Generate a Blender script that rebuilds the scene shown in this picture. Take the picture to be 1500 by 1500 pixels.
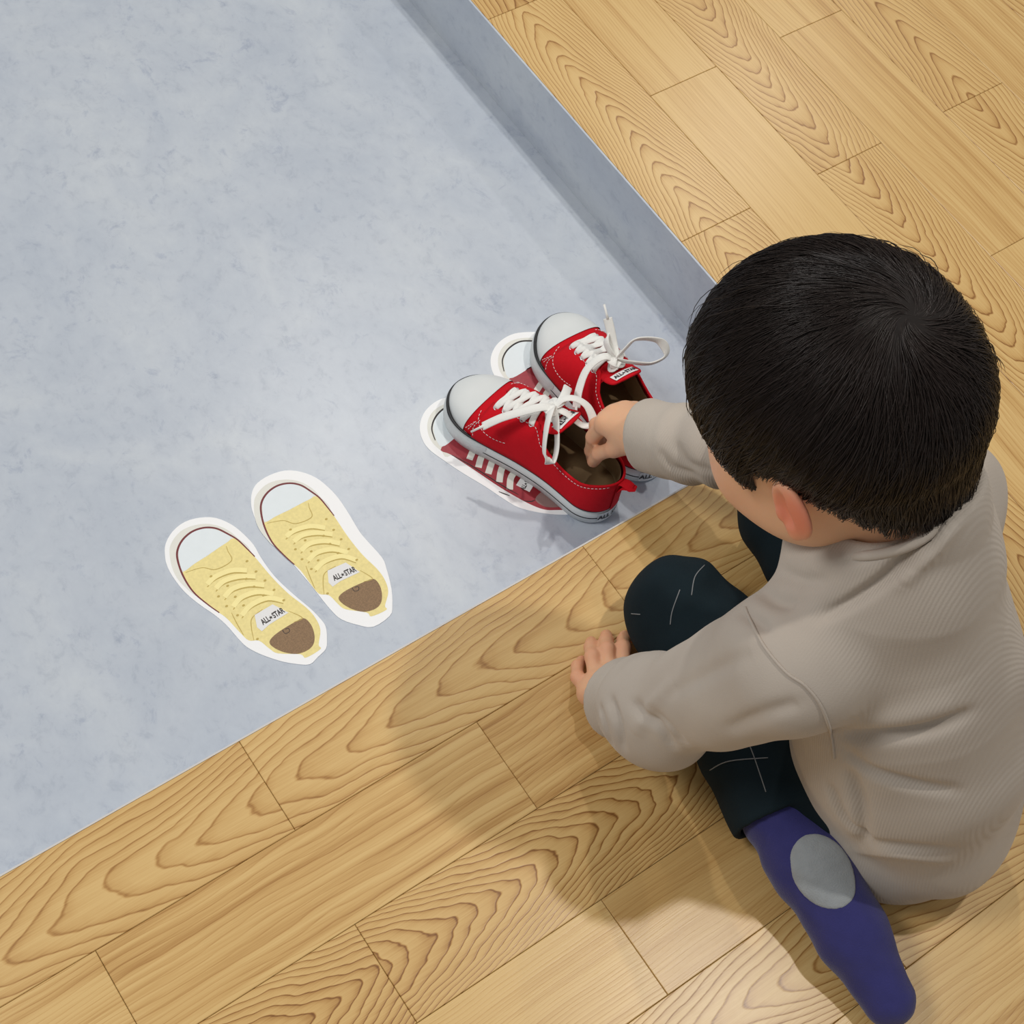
import bpy, bmesh, math, random
import numpy as np
from mathutils import Matrix, Vector
from mathutils.bvhtree import BVHTree

for o in list(bpy.data.objects):
    bpy.data.objects.remove(o)
scene = bpy.context.scene
COL = scene.collection
random.seed(7)
RNG = np.random.default_rng(7)

# ------------------------------------------------------------------ camera
# rows: camera right, down, forward in world axes (fitted to the floor seams)
CR = np.array([[0.81756152, -0.5640837, 0.11577023],
               [-0.44773678, -0.74912862, -0.48819882],
               [0.36211179, 0.34729798, -0.86501975]])
CC = np.array([0.0, 0.0, 1.2])
CF = 2350.0
cam_data = bpy.data.cameras.new('camera')
cam = bpy.data.objects.new('camera', cam_data)
COL.objects.link(cam)
cam_data.sensor_fit = 'HORIZONTAL'
cam_data.sensor_width = 36.0
cam_data.lens = CF / 1500.0 * 36.0
cam_data.clip_start = 0.02
M = Matrix.Identity(4)
for i in range(3):
    M[i][0] = CR[0][i]
    M[i][1] = -CR[1][i]
    M[i][2] = -CR[2][i]
    M[i][3] = CC[i]
cam.matrix_world = M
scene.camera = cam

# ------------------------------------------------------------------ light
world = bpy.data.worlds.new('room_light')
scene.world = world
world.use_nodes = True
bg = world.node_tree.nodes['Background']
bg.inputs[0].default_value = (1.0, 0.985, 0.96, 1)
bg.inputs[1].default_value = 0.32


def lamp(name, loc, watts, size, col, target=(0.55, 0.4, 0.0)):
    d = bpy.data.lights.new(name, 'AREA')
    d.shape = 'DISK'
    d.size = size
    d.energy = watts
    d.color = col
    o = bpy.data.objects.new(name, d)
    COL.objects.link(o)
    o.location = loc
    v = Vector(target) - Vector(loc)
    o.rotation_euler = v.to_track_quat('-Z', 'Y').to_euler()
    return o


lamp('downlight_entry', (1.30, 1.87, 2.35), 14, 0.09, (1.0, 0.97, 0.93))
lamp('fill_light_entry', (-1.05, 1.25, 2.4), 33, 0.80, (1.0, 0.985, 0.965))  # added fill lamp, brightens the step riser from the left
lamp('downlight_hall', (1.16, 0.15, 2.4), 16, 0.08, (1.0, 0.95, 0.88))
lamp('downlight_far', (2.79, 2.16, 2.4), 8, 0.12, (1.0, 0.95, 0.88))

scene.view_settings.view_transform = 'Standard'
scene.view_settings.look = 'None'
scene.view_settings.exposure = -0.10
scene.view_settings.gamma = 1.0
scene.view_settings.use_curve_mapping = False

# ------------------------------------------------------------------ helpers
HP = 0.089                       # depth of the sunken entry below the wood
EDGE_Y, EDGE_X = 0.423, 0.8157   # front and side edges of the wood


def at(px, py, z):
    d = CR.T @ np.array([(px - 750) / CF, (py - 750) / CF, 1.0])
    return CC + d * ((z - CC[2]) / d[2])


def ray(px, py):
    d = CR.T @ np.array([(px - 750) / CF, (py - 750) / CF, 1.0])
    return d / np.linalg.norm(d)


def srgb(r, g, b):
    def f(c):
        c /= 255.0
        return c / 12.92 if c <= 0.04045 else ((c + 0.055) / 1.055) ** 2.4
    return (f(r), f(g), f(b), 1.0)


def tag(o, label=None, cat=None, group=None, kind=None):
    if label:
        o['label'] = label
    if cat:
        o['category'] = cat
    if group:
        o['group'] = group
    if kind:
        o['kind'] = kind
    return o


def empty(name, loc=(0, 0, 0), rz=0.0):
    o = bpy.data.objects.new(name, None)
    COL.objects.link(o)
    o.location = loc
    o.rotation_euler = (0, 0, rz)
    o.empty_display_size = 0.02
    return o


def obj(name, verts, faces, mat=None, parent=None, smooth=True, loc=None):
    me = bpy.data.meshes.new(name)
    me.from_pydata([tuple(map(float, v)) for v in verts], [], [tuple(map(int, f)) for f in faces])
    me.update()
    if smooth:
        me.shade_smooth()
    if mat:
        me.materials.append(mat)
    o = bpy.data.objects.new(name, me)
    COL.objects.link(o)
    if parent is not None:
        o.parent = parent
    if loc is not None:
        o.location = loc
    return o


def quads_obj(name, V, Q, mat=None, parent=None, smooth=True):
    """fast mesh from numpy verts and quads / tris"""
    me = bpy.data.meshes.new(name)
    n = Q.shape[1]
    me.vertices.add(len(V))
    me.vertices.foreach_set('co', np.ascontiguousarray(V, dtype=np.float32).ravel())
    me.loops.add(len(Q) * n)
    me.loops.foreach_set('vertex_index', np.ascontiguousarray(Q, dtype=np.int32).ravel())
    me.polygons.add(len(Q))
    me.polygons.foreach_set('loop_start', np.arange(0, len(Q) * n, n, dtype=np.int32))
    me.update(calc_edges=True)
    me.validate()
    if smooth:
        me.shade_smooth()
    if mat:
        me.materials.append(mat)
    o = bpy.data.objects.new(name, me)
    COL.objects.link(o)
    if parent is not None:
        o.parent = parent
    return o


def catmull(P, n=8, closed=False):
    P = [np.asarray(p, float) for p in P]
    out = []
    m = len(P)
    rng = range(m if closed else m - 1)
    for i in rng:
        if closed:
            p0, p1, p2, p3 = P[(i - 1) % m], P[i], P[(i + 1) % m], P[(i + 2) % m]
        else:
            p0, p1, p2, p3 = P[max(i - 1, 0)], P[i], P[i + 1], P[min(i + 2, m - 1)]
        for k in range(n):
            t = k / n
            out.append(0.5 * ((2 * p1) + (-p0 + p2) * t + (2 * p0 - 5 * p1 + 4 * p2 - p3) * t * t
                              + (-p0 + 3 * p1 - 3 * p2 + p3) * t ** 3))
    if not closed:
        out.append(P[-1])
    return np.array(out)


def tube(points, r, sides=6, closed=False):
    """round tube verts/faces; r scalar or list"""
    P = np.asarray(points, float)
    n = len(P)
    rr = np.full(n, r) if np.isscalar(r) else np.asarray(r)
    T = np.roll(P, -1, 0) - np.roll(P, 1, 0) if closed else np.gradient(P, axis=0)
    T /= np.linalg.norm(T, axis=1)[:, None] + 1e-12
    nrm = np.cross(T[0], [0, 0, 1.0])
    if np.linalg.norm(nrm) < 1e-3:
        nrm = np.cross(T[0], [1.0, 0, 0])
    V, Fc = [], []
    for i in range(n):
        nrm = nrm - T[i] * np.dot(nrm, T[i])
        nrm /= np.linalg.norm(nrm) + 1e-12
        b = np.cross(T[i], nrm)
        for k in range(sides):
            a = 2 * math.pi * k / sides
            V.append(P[i] + rr[i] * (math.cos(a) * nrm + math.sin(a) * b))
    m = n if closed else n - 1
    for i in range(m):
        for k in range(sides):
            j = (i + 1) % n
            Fc.append((i * sides + k, i * sides + (k + 1) % sides, j * sides + (k + 1) % sides, j * sides + k))
    if not closed:
        Fc.append(tuple(reversed(range(sides))))
        Fc.append(tuple(range((n - 1) * sides, n * sides)))
    return V, Fc


def ribbon(points, width, thick, hint):
    """flat lace: rounded rectangular section swept along points; hint = face normal(s)"""
    P = np.asarray(points, float)
    n = len(P)
    T = np.gradient(P, axis=0)
    T /= np.linalg.norm(T, axis=1)[:, None] + 1e-12
    Hn = np.asarray(hint, float)
    if Hn.ndim == 1:
        Hn = np.tile(Hn, (n, 1))
    sec = [(-.5, 0), (-.42, .45), (0, .5), (.42, .45), (.5, 0), (.42, -.45), (0, -.5), (-.42, -.45)]
    V, Fc = [], []
    prev = None
    for i in range(n):
        w = np.cross(T[i], Hn[i])
        if np.linalg.norm(w) < 0.15 and prev is not None:
            w = prev
        w /= np.linalg.norm(w) + 1e-12
        if prev is not None and np.dot(w, prev) < 0:
            w = -w
        prev = w
        u = np.cross(w, T[i])
        for a, b in sec:
            V.append(P[i] + w * a * width + u * b * thick)
    S = len(sec)
    for i in range(n - 1):
        for k in range(S):
            Fc.append((i * S + k, i * S + (k + 1) % S, (i + 1) * S + (k + 1) % S, (i + 1) * S + k))
    Fc.append(tuple(reversed(range(S))))
    Fc.append(tuple(range((n - 1) * S, n * S)))
    return V, Fc


def merge(parts):
    V, Fc = [], []
    for v, f in parts:
        o = len(V)
        V.extend(v)
        Fc.extend([tuple(i + o for i in q) for q in f])
    return V, Fc


def box(x0, x1, y0, y1, z0, z1):
    V = [(x, y, z) for z in (z0, z1) for y in (y0, y1) for x in (x0, x1)]
    Fc = [(0, 2, 3, 1), (4, 5, 7, 6), (0, 1, 5, 4), (2, 6, 7, 3), (0, 4, 6, 2), (1, 3, 7, 5)]
    return V, Fc


# ------------------------------------------------------------------ materials
def mat_new(name):
    m = bpy.data.materials.new(name)
    m.use_nodes = True
    nt = m.node_tree
    return m, nt, nt.nodes['Principled BSDF']


def N(nt, t, **kw):
    n = nt.nodes.new(t)
    for k, v in kw.items():
        setattr(n, k, v)
    return n


def simple(name, col, rough=0.6, noise=0.0, nscale=60, bump=0.0, bscale=400, spec=0.5, metal=0.0, sss=0.0, sheen=0.0):
    m, nt, b = mat_new(name)
    b.inputs['Roughness'].default_value = rough
    b.inputs['Specular IOR Level'].default_value = spec
    b.inputs['Metallic'].default_value = metal
    if sheen:
        b.inputs['Sheen Weight'].default_value = sheen
    if sss:
        b.inputs['Subsurface Weight'].default_value = sss
        b.inputs['Subsurface Radius'].default_value = (0.006, 0.0025, 0.0012)
        b.inputs['Subsurface Scale'].default_value = 1.0
    tc = N(nt, 'ShaderNodeTexCoord')
    if noise:
        nz = N(nt, 'ShaderNodeTexNoise')
        nz.inputs['Scale'].default_value = nscale
        nz.inputs['Detail'].default_value = 4
        nt.links.new(tc.outputs['Object'], nz.inputs['Vector'])
        mx = N(nt, 'ShaderNodeMix', data_type='RGBA')
        mx.inputs[6].default_value = tuple(c * (1 - noise) for c in col[:3]) + (1,)
        mx.inputs[7].default_value = tuple(min(1, c * (1 + noise)) for c in col[:3]) + (1,)
        nt.links.new(nz.outputs['Fac'], mx.inputs[0])
        nt.links.new(mx.outputs[2], b.inputs['Base Color'])
    else:
        b.inputs['Base Color'].default_value = col
    if bump:
        nb = N(nt, 'ShaderNodeTexNoise')
        nb.inputs['Scale'].default_value = bscale
        nb.inputs['Detail'].default_value = 3
        nt.links.new(tc.outputs['Object'], nb.inputs['Vector'])
        bp = N(nt, 'ShaderNodeBump')
        bp.inputs['Strength'].default_value = bump
        bp.inputs['Distance'].default_value = 0.001
        nt.links.new(nb.outputs['Fac'], bp.inputs['Height'])
        nt.links.new(bp.outputs[0], b.inputs['Normal'])
    return m


def ramp(nt, stops):
    r = N(nt, 'ShaderNodeValToRGB')
    e = r.color_ramp.elements
    e[0].position, e[0].color = stops[0]
    e[1].position, e[1].color = stops[-1]
    for p, c in stops[1:-1]:
        x = e.new(p)
        x.color = c
    return r


def math_node(nt, op, a, b=None, c=None):
    m = N(nt, 'ShaderNodeMath', operation=op)
    for i, v in enumerate((a, b, c)):
        if v is None:
            continue
        if isinstance(v, (int, float)):
            m.inputs[i].default_value = v
        else:
            nt.links.new(v, m.inputs[i])
    return m.outputs[0]


def make_lino():
    m, nt, b = mat_new('grey_linoleum')
    tc = N(nt, 'ShaderNodeTexCoord')
    mp = N(nt, 'ShaderNodeMapping')
    mp.inputs['Scale'].default_value = (1, 0.8, 1)
    nt.links.new(tc.outputs['Object'], mp.inputs[0])
    n1 = N(nt, 'ShaderNodeTexNoise')
    n1.inputs['Scale'].default_value = 9
    n1.inputs['Detail'].default_value = 6
    n1.inputs['Roughness'].default_value = 0.62
    n1.inputs['Distortion'].default_value = 0.6
    n2 = N(nt, 'ShaderNodeTexNoise')
    n2.inputs['Scale'].default_value = 75
    n2.inputs['Detail'].default_value = 5
    n2.inputs['Roughness'].default_value = 0.7
    n2.inputs['Distortion'].default_value = 0.4
    n3 = N(nt, 'ShaderNodeTexNoise')
    n3.inputs['Scale'].default_value = 42
    n3.inputs['Detail'].default_value = 7
    n3.inputs['Roughness'].default_value = 0.75
    n3.inputs['Distortion'].default_value = 0.5
    for n in (n1, n2, n3):
        nt.links.new(mp.outputs[0], n.inputs['Vector'])
    r1 = ramp(nt, [(0.3, srgb(177, 186, 198)), (0.5, srgb(186, 194, 204)), (0.7, srgb(195, 202, 209))])
    nt.links.new(n1.outputs['Fac'], r1.inputs[0])
    r2 = ramp(nt, [(0.30, (0.84, 0.85, 0.88, 1)), (0.45, (0.97, 0.97, 0.98, 1)), (0.7, (1.02, 1.02, 1.02, 1))])
    nt.links.new(n2.outputs['Fac'], r2.inputs[0])
    r3 = ramp(nt, [(0.33, (0.78, 0.80, 0.86, 1)), (0.42, (1, 1, 1, 1)), (0.7, (1, 1, 1, 1))])
    nt.links.new(n3.outputs['Fac'], r3.inputs[0])
    m1 = N(nt, 'ShaderNodeMix', data_type='RGBA', blend_type='MULTIPLY')
    m1.inputs[0].default_value = 1
    nt.links.new(r1.outputs[0], m1.inputs[6])
    nt.links.new(r2.outputs[0], m1.inputs[7])
    m2 = N(nt, 'ShaderNodeMix', data_type='RGBA', blend_type='MULTIPLY')
    m2.inputs[0].default_value = 0.8
    nt.links.new(m1.outputs[2], m2.inputs[6])
    nt.links.new(r3.outputs[0], m2.inputs[7])
    nt.links.new(m2.outputs[2], b.inputs['Base Color'])
    b.inputs['Roughness'].default_value = 0.33
    b.inputs['Specular IOR Level'].default_value = 0.5
    bp = N(nt, 'ShaderNodeBump')
    bp.inputs['Strength'].default_value = 0.05
    bp.inputs['Distance'].default_value = 0.001
    nt.links.new(n2.outputs['Fac'], bp.inputs['Height'])
    nt.links.new(bp.outputs[0], b.inputs['Normal'])
    return m


def make_wood():
    """flat sawn oak: growth ring cone cut by the board plane, set per plank by object properties"""
    m, nt, b = mat_new('oak_planks')

    def attr(n):
        a = N(nt, 'ShaderNodeAttribute', attribute_type='OBJECT', attribute_name=n)
        return a.outputs['Fac']
    tc = N(nt, 'ShaderNodeTexCoord')
    sx = N(nt, 'ShaderNodeSeparateXYZ')
    nt.links.new(tc.outputs['Object'], sx.inputs[0])
    X, Y = sx.outputs[0], sx.outputs[1]
    seed = attr('grain_seed')

    def noise(scx, scy, detail=2, off=0.0, rough=0.5):
        cb = N(nt, 'ShaderNodeCombineXYZ')
        nt.links.new(math_node(nt, 'MULTIPLY', X, scx), cb.inputs[0])
        nt.links.new(math_node(nt, 'MULTIPLY', Y, scy), cb.inputs[1])
        nt.links.new(math_node(nt, 'ADD', math_node(nt, 'MULTIPLY', seed, 17.3), off), cb.inputs[2])
        n = N(nt, 'ShaderNodeTexNoise')
        n.inputs['Scale'].default_value = 1
        n.inputs['Detail'].default_value = detail
        n.inputs['Roughness'].default_value = rough
        nt.links.new(cb.outputs[0], n.inputs['Vector'])
        return n.outputs['Fac']
    # wander of the pith line and ring waviness
    wob = math_node(nt, 'MULTIPLY', math_node(nt, 'SUBTRACT', noise(7, 12, 1), 0.5), 0.030)
    yy = math_node(nt, 'ADD', math_node(nt, 'SUBTRACT', Y, attr('grain_centre')), wob)
    w2 = math_node(nt, 'MULTIPLY', math_node(nt, 'SUBTRACT', noise(26, 60, 2, 5.0), 0.5), attr('grain_wave'))
    r = math_node(nt, 'MULTIPLY', math_node(nt, 'POWER', math_node(nt, 'ADD', math_node(nt, 'POWER', math_node(nt, 'ABSOLUTE', yy), 2.0), attr('grain_round')), 0.75), 4.5)
    v = math_node(nt, 'ADD', math_node(nt, 'MULTIPLY', r, attr('grain_freq')), math_node(nt, 'MULTIPLY', X, attr('grain_slope')))
    v = math_node(nt, 'ADD', v, w2)
    fr = math_node(nt, 'FRACT', v)
    rr = ramp(nt, [(0.0, (0.55, 0.55, 0.55, 1)), (0.06, (0, 0, 0, 1)), (0.55, (0.16, 0.16, 0.16, 1)), (0.86, (0.45, 0.45, 0.45, 1)), (0.95, (1, 1, 1, 1)), (1.0, (0.75, 0.75, 0.75, 1))])
    nt.links.new(fr, rr.inputs[0])
    fib = noise(16, 950, 3, 9.0, 0.6)
    fib2 = noise(60, 2600, 2, 3.0, 0.6)
    broad = noise(3.0, 26, 2, 2.0)
    streak = noise(2.2, 120, 2, 12.0)
    amt = math_node(nt, 'MULTIPLY', rr.outputs[0], attr('grain_contrast'))
    amt = math_node(nt, 'ADD', amt, math_node(nt, 'MULTIPLY', math_node(nt, 'SUBTRACT', fib, 0.5), 0.55))
    amt = math_node(nt, 'ADD', amt, math_node(nt, 'MULTIPLY', math_node(nt, 'SUBTRACT', fib2, 0.5), 0.22))
    amt = math_node(nt, 'ADD', amt, math_node(nt, 'MULTIPLY', math_node(nt, 'SUBTRACT', broad, 0.5), 0.5))
    amt = math_node(nt, 'ADD', amt, math_node(nt, 'MULTIPLY', math_node(nt, 'SUBTRACT', streak, 0.5), math_node(nt, 'MULTIPLY', attr('grain_streak'), 1.3)))
    amt = math_node(nt, 'ADD', amt, attr('grain_tone'))
    cr = ramp(nt, [(0.0, srgb(214, 180, 120)), (0.25, srgb(202, 164, 104)), (0.55, srgb(178, 135, 78)), (0.85, srgb(141, 97, 50)), (1.0, srgb(122, 80, 40))])
    nt.links.new(amt, cr.inputs[0])
    nt.links.new(cr.outputs[0], b.inputs['Base Color'])
    b.inputs['Roughness'].default_value = 0.29
    b.inputs['Specular IOR Level'].default_value = 0.45
    bp = N(nt, 'ShaderNodeBump')
    bp.inputs['Strength'].default_value = 0.12
    bp.inputs['Distance'].default_value = 0.0006
    nt.links.new(amt, bp.inputs['Height'])
    bp.invert = True
    nt.links.new(bp.outputs[0], b.inputs['Normal'])
    return m


def make_shirt():
    m, nt, b = mat_new('taupe_ribbed_knit')
    tc = N(nt, 'ShaderNodeTexCoord')
    n1 = N(nt, 'ShaderNodeTexNoise')
    n1.inputs['Scale'].default_value = 14
    n1.inputs['Detail'].default_value = 3
    nt.links.new(tc.outputs['Object'], n1.inputs['Vector'])
    cr = ramp(nt, [(0.3, srgb(178, 168, 157)), (0.7, srgb(188, 179, 168))])
    nt.links.new(n1.outputs['Fac'], cr.inputs[0])
    nt.links.new(cr.outputs[0], b.inputs['Base Color'])
    b.inputs['Roughness'].default_value = 0.9
    b.inputs['Specular IOR Level'].default_value = 0.15
    b.inputs['Sheen Weight'].default_value = 0.15
    mp = N(nt, 'ShaderNodeMapping')
    mp.inputs['Rotation'].default_value = (0.25, 0.2, -0.15)
    nt.links.new(tc.outputs['Object'], mp.inputs[0])
    wv = N(nt, 'ShaderNodeTexWave', wave_type='BANDS', bands_direction='Y')
    wv.inputs['Scale'].default_value = 165
    wv.inputs['Distortion'].default_value = 0.6
    wv.inputs['Detail'].default_value = 1
    nt.links.new(mp.outputs[0], wv.inputs['Vector'])
    nf = N(nt, 'ShaderNodeTexNoise')
    nf.inputs['Scale'].default_value = 900
    nt.links.new(tc.outputs['Object'], nf.inputs['Vector'])
    rib = N(nt, 'ShaderNodeAttribute', attribute_name='rib')
    h = math_node(nt, 'ADD', math_node(nt, 'MULTIPLY', wv.outputs['Fac'], rib.outputs['Fac']), math_node(nt, 'MULTIPLY', nf.outputs['Fac'], 0.8))
    bp = N(nt, 'ShaderNodeBump')
    bp.inputs['Strength'].default_value = 0.22
    bp.inputs['Distance'].default_value = 0.0008
    nt.links.new(h, bp.inputs['Height'])
    nt.links.new(bp.outputs[0], b.inputs['Normal'])
    return m


LINO = make_lino()
WOOD = make_wood()
SHIRT = make_shirt()
M_SUB = simple('floor_underlay', srgb(150, 106, 62), 0.9)
M_NOSE = simple('pale_edge_strip', srgb(205, 202, 198), 0.35)
M_SKIN = simple('skin', srgb(224, 176, 140), 0.5, noise=0.07, nscale=45, bump=0.08, bscale=900, spec=0.3, sss=0.25)
_nt = M_SKIN.node_tree
_b = _nt.nodes['Principled BSDF']
_src = _b.inputs['Base Color'].links[0].from_socket
_mx = N(_nt, 'ShaderNodeMix', data_type='RGBA')
_at = N(_nt, 'ShaderNodeAttribute', attribute_name='blush')
_nt.links.new(_at.outputs['Fac'], _mx.inputs[0])
_nt.links.new(_src, _mx.inputs[6])
_mx.inputs[7].default_value = srgb(214, 118, 92)
_nt.links.new(_mx.outputs[2], _b.inputs['Base Color'])
M_EAR = simple('lip_and_ear_red', srgb(205, 120, 96), 0.5, sss=0.2)
M_HAIR = simple('black_brown_hair', srgb(36, 28, 25), 0.36, noise=0.3, nscale=45, spec=0.35)
M_HAIRCAP = simple('dark_hair_base', srgb(24, 19, 17), 0.7, spec=0.2)
M_EYE = simple('eye_white', srgb(235, 232, 226), 0.2)
M_IRIS = simple('dark_iris', srgb(30, 20, 15), 0.15)
M_PANTS = simple('dark_teal_denim', srgb(18, 31, 37), 0.92, noise=0.4, nscale=30, bump=0.25, bscale=1400, spec=0.2)
M_THREAD = simple('pale_thread', srgb(120, 122, 124), 0.8)
M_SOCK = simple('purple_blue_sock', srgb(56, 56, 110), 0.95, noise=0.15, nscale=80, bump=0.5, bscale=900, spec=0.1, sheen=0.2)
M_HEEL = simple('grey_sock_knit', srgb(150, 155, 158), 0.95, noise=0.12, nscale=140, bump=0.5, bscale=900, spec=0.1, sheen=0.2)
M_RED = simple('red_canvas', srgb(200, 14, 30), 0.85, noise=0.08, nscale=200, bump=0.35, bscale=1500, spec=0.2)
M_RUBBER = simple('white_rubber', srgb(218, 222, 222), 0.4, noise=0.03, nscale=80)
M_BUMPER = simple('textured_toe_bumper', srgb(208, 213, 214), 0.5, bump=0.5, bscale=500)
M_BLACK = simple('black_stripe', srgb(24, 24, 28), 0.45)
M_LACE = simple('white_cotton_lace', srgb(236, 236, 232), 0.9, bump=0.4, bscale=1300, spec=0.2)
M_METAL = simple('nickel_eyelet', srgb(200, 200, 205), 0.3, metal=0.9)
M_LINING = simple('beige_lining', srgb(158, 138, 104), 0.9, noise=0.1, nscale=90, bump=0.2)
M_INSOLE = simple('brown_insole', srgb(118, 94, 62), 0.8, noise=0.05)
M_LABEL = simple('white_woven_label', srgb(232, 232, 232), 0.8)
M_PAPER = simple('white_sticker_vinyl', srgb(244, 245, 246), 0.45)
M_YEL = simple('printed_pale_yellow', srgb(236, 220, 150), 0.55, noise=0.16, nscale=350)
M_YEL2 = simple('printed_light_yellow', srgb(248, 234, 164), 0.55, noise=0.06, nscale=160)
M_YDK = simple('printed_ochre_line', srgb(190, 166, 86), 0.55)
M_MAROON = simple('printed_maroon_line', srgb(112, 36, 40), 0.5)
M_PGREY = simple('printed_warm_grey', srgb(226, 226, 218), 0.5, noise=0.04, nscale=120)
M_PCAP = simple('printed_cap_white', srgb(226, 234, 238), 0.5, noise=0.03, nscale=120)
M_PBROWN = simple('printed_brown_insole', srgb(136, 108, 78), 0.6, noise=0.55, nscale=900)
M_PRED = simple('printed_dull_red', srgb(158, 52, 62), 0.5, noise=0.18, nscale=380)
M_PRED2 = simple('printed_deep_red', srgb(132, 18, 30), 0.5, noise=0.1, nscale=300)
M_PTAUPE = simple('printed_taupe', srgb(142, 112, 108), 0.5, noise=0.1, nscale=300)
M_INK = simple('black_ink', srgb(46, 40, 40), 0.6)

# ------------------------------------------------------------------ setting
# sunken entry floor, risers, wood planks
o = obj('floor_entry', *box(-0.9, EDGE_X + 0.02, EDGE_Y - 0.02, 2.6, -HP - 0.02, -HP), LINO, smooth=False)
tag(o, 'blue grey mottled linoleum floor of the sunken entry', kind='structure')
o = obj('trim_2', *box(EDGE_X - 0.002, EDGE_X, EDGE_Y + 0.002, 2.6, -HP - 0.004, -0.0005), LINO, smooth=False)
tag(o, 'grey linoleum riser under the edge of the far wood floor', kind='structure')
o = obj('trim_3', *box(-0.9, EDGE_X, EDGE_Y, EDGE_Y + 0.002, -HP - 0.004, -0.0125), LINO, smooth=False)
tag(o, 'grey linoleum riser under the wood floor the child sits on', kind='structure')
V, Fc = merge([box(-0.9, EDGE_X, -0.75, EDGE_Y, -0.03, -0.0128), box(EDGE_X, 2.3, -0.75, 2.6, -0.03, -0.0128)])
floor = obj('floor', V, Fc, M_SUB, smooth=False)
tag(floor, 'oak plank floor raised above the grey entry', kind='structure')
o = obj('trim_1', *box(-0.9, EDGE_X - 0.0005, EDGE_Y, EDGE_Y + 0.0014, -0.012, -0.0003), M_NOSE, smooth=False)
tag(o, 'thin pale edge strip along the front of the wood floor', kind='structure')

PW, PL = 0.0857, 0.336
GAP, BEV, PT = 0.00018, 0.0005, 0.0124


def plank_mesh(lx, ly):
    x, y = lx / 2 - GAP, ly / 2 - GAP
    V, Fc = [], []
    for (ex, ey, z) in ((x, y, -PT), (x, y, -BEV), (x - BEV, y - BEV, 0)):
        V += [(-ex, -ey, z), (ex, -ey, z), (ex, ey, z), (-ex, ey, z)]
    for k in range(2):
        for i in range(4):
            j = (i + 1) % 4
            Fc.append((k * 4 + i, k * 4 + j, k * 4 + 4 + j, k * 4 + 4 + i))
    Fc += [(8, 9, 10, 11), (3, 2, 1, 0)]
    me = bpy.data.meshes.new('plank')
    me.from_pydata(V, [], Fc)
    me.update()
    me.materials.append(WOOD)
    return me


PM = {}
GR = {}


def plank(cx, cy, lx, ly, rz, grain):
    key = (round(lx, 4), round(ly, 4))
    if key not in PM:
        PM[key] = plank_mesh(lx, ly)
    p = bpy.data.objects.new('plank', PM[key])
    COL.objects.link(p)
    p.parent = floor
    p.location = (cx, cy, 0)
    p.rotation_euler = (0, 0, rz)
    grain.setdefault('round', 0.00004)
    for k, v in grain.items():
        p['grain_' + k] = float(v)


def grain(mode, seed):
    r = random.Random(seed)
    g = dict(seed=r.random() * 9, centre=r.uniform(-.012, .012), freq=r.uniform(150, 200), slope=r.choice((-1, 1)) * r.uniform(26, 40),
             wave=0.8, round=0.00004, contrast=0.72, streak=0.25, tone=r.uniform(0.0, 0.14))
    if mode == 's':      # straight, quarter cut
        g.update(centre=r.choice((-1, 1)) * r.uniform(.09, .13), freq=r.uniform(90, 130), slope=r.uniform(-3, 3), wave=0.5, contrast=0.34, streak=0.75)
    return g


SPEC = {  # planks whose figure the photograph shows plainly
    ('x', 0, 1): dict(centre=-.008, round=0.00012, freq=115, slope=-24, wave=0.9, contrast=0.62, streak=0.2, tone=0.05, seed=1.0),
    ('x', 0, 0): dict(centre=-.010, round=0.00012, freq=115, slope=-25, wave=0.9, contrast=0.62, streak=0.2, tone=0.10, seed=2.3),
    ('x', 0, 2): dict(centre=-.006, round=0.00012, freq=115, slope=-24, wave=0.9, contrast=0.55, streak=0.2, tone=0.04, seed=1.6),
    ('x', 1, 0): dict(centre=.12, freq=70, slope=1, wave=0.5, contrast=0.30, streak=0.95, tone=0.12, seed=3.1),
    ('x', 1, 1): dict(centre=.12, freq=70, slope=-1, wave=0.5, contrast=0.30, streak=0.95, tone=0.16, seed=4.4),
    ('x', 2, 1): dict(centre=.004, freq=190, slope=52, wave=1.5, contrast=0.82, streak=0.15, tone=0.10, seed=5.2),
    ('x', 2, 0): dict(centre=.004, freq=190, slope=52, wave=1.5, contrast=0.82, streak=0.15, tone=0.10, seed=5.9),
    ('x', 3, 1): dict(centre=.12, freq=110, slope=2, wave=0.4, contrast=0.2, streak=0.3, tone=0.24, seed=6.2),
    ('x', 3, 2): dict(centre=.12, freq=110, slope=2, wave=0.4, contrast=0.2, streak=0.3, tone=0.24, seed=6.9),
    ('y', 0, 2): dict(centre=.006, freq=190, slope=48, wave=1.2, contrast=0.80, streak=0.15, tone=-0.02, seed=7.1),
    ('y', 0, 1): dict(centre=.006, freq=190, slope=48, wave=1.4, contrast=0.80, streak=0.15, tone=0.04, seed=7.7),
    ('y', 1, 1): dict(centre=.12, freq=120, slope=1, wave=0.4, contrast=0.22, streak=0.45, tone=-0.02, seed=8.1),
    ('y', 2, 1): dict(centre=.010, freq=180, slope=-48, wave=1.4, contrast=0.80, streak=0.15, tone=0.02, seed=8.8),
    ('y', 2, 2): dict(centre=.010, freq=180, slope=-48, wave=1.4, contrast=0.70, streak=0.15, tone=0.08, seed=9.3),
    ('y', 3, 1): dict(centre=.12, freq=100, slope=1, wave=0.4, contrast=0.26, streak=0.7, tone=0.10, seed=9.9),
}
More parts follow.
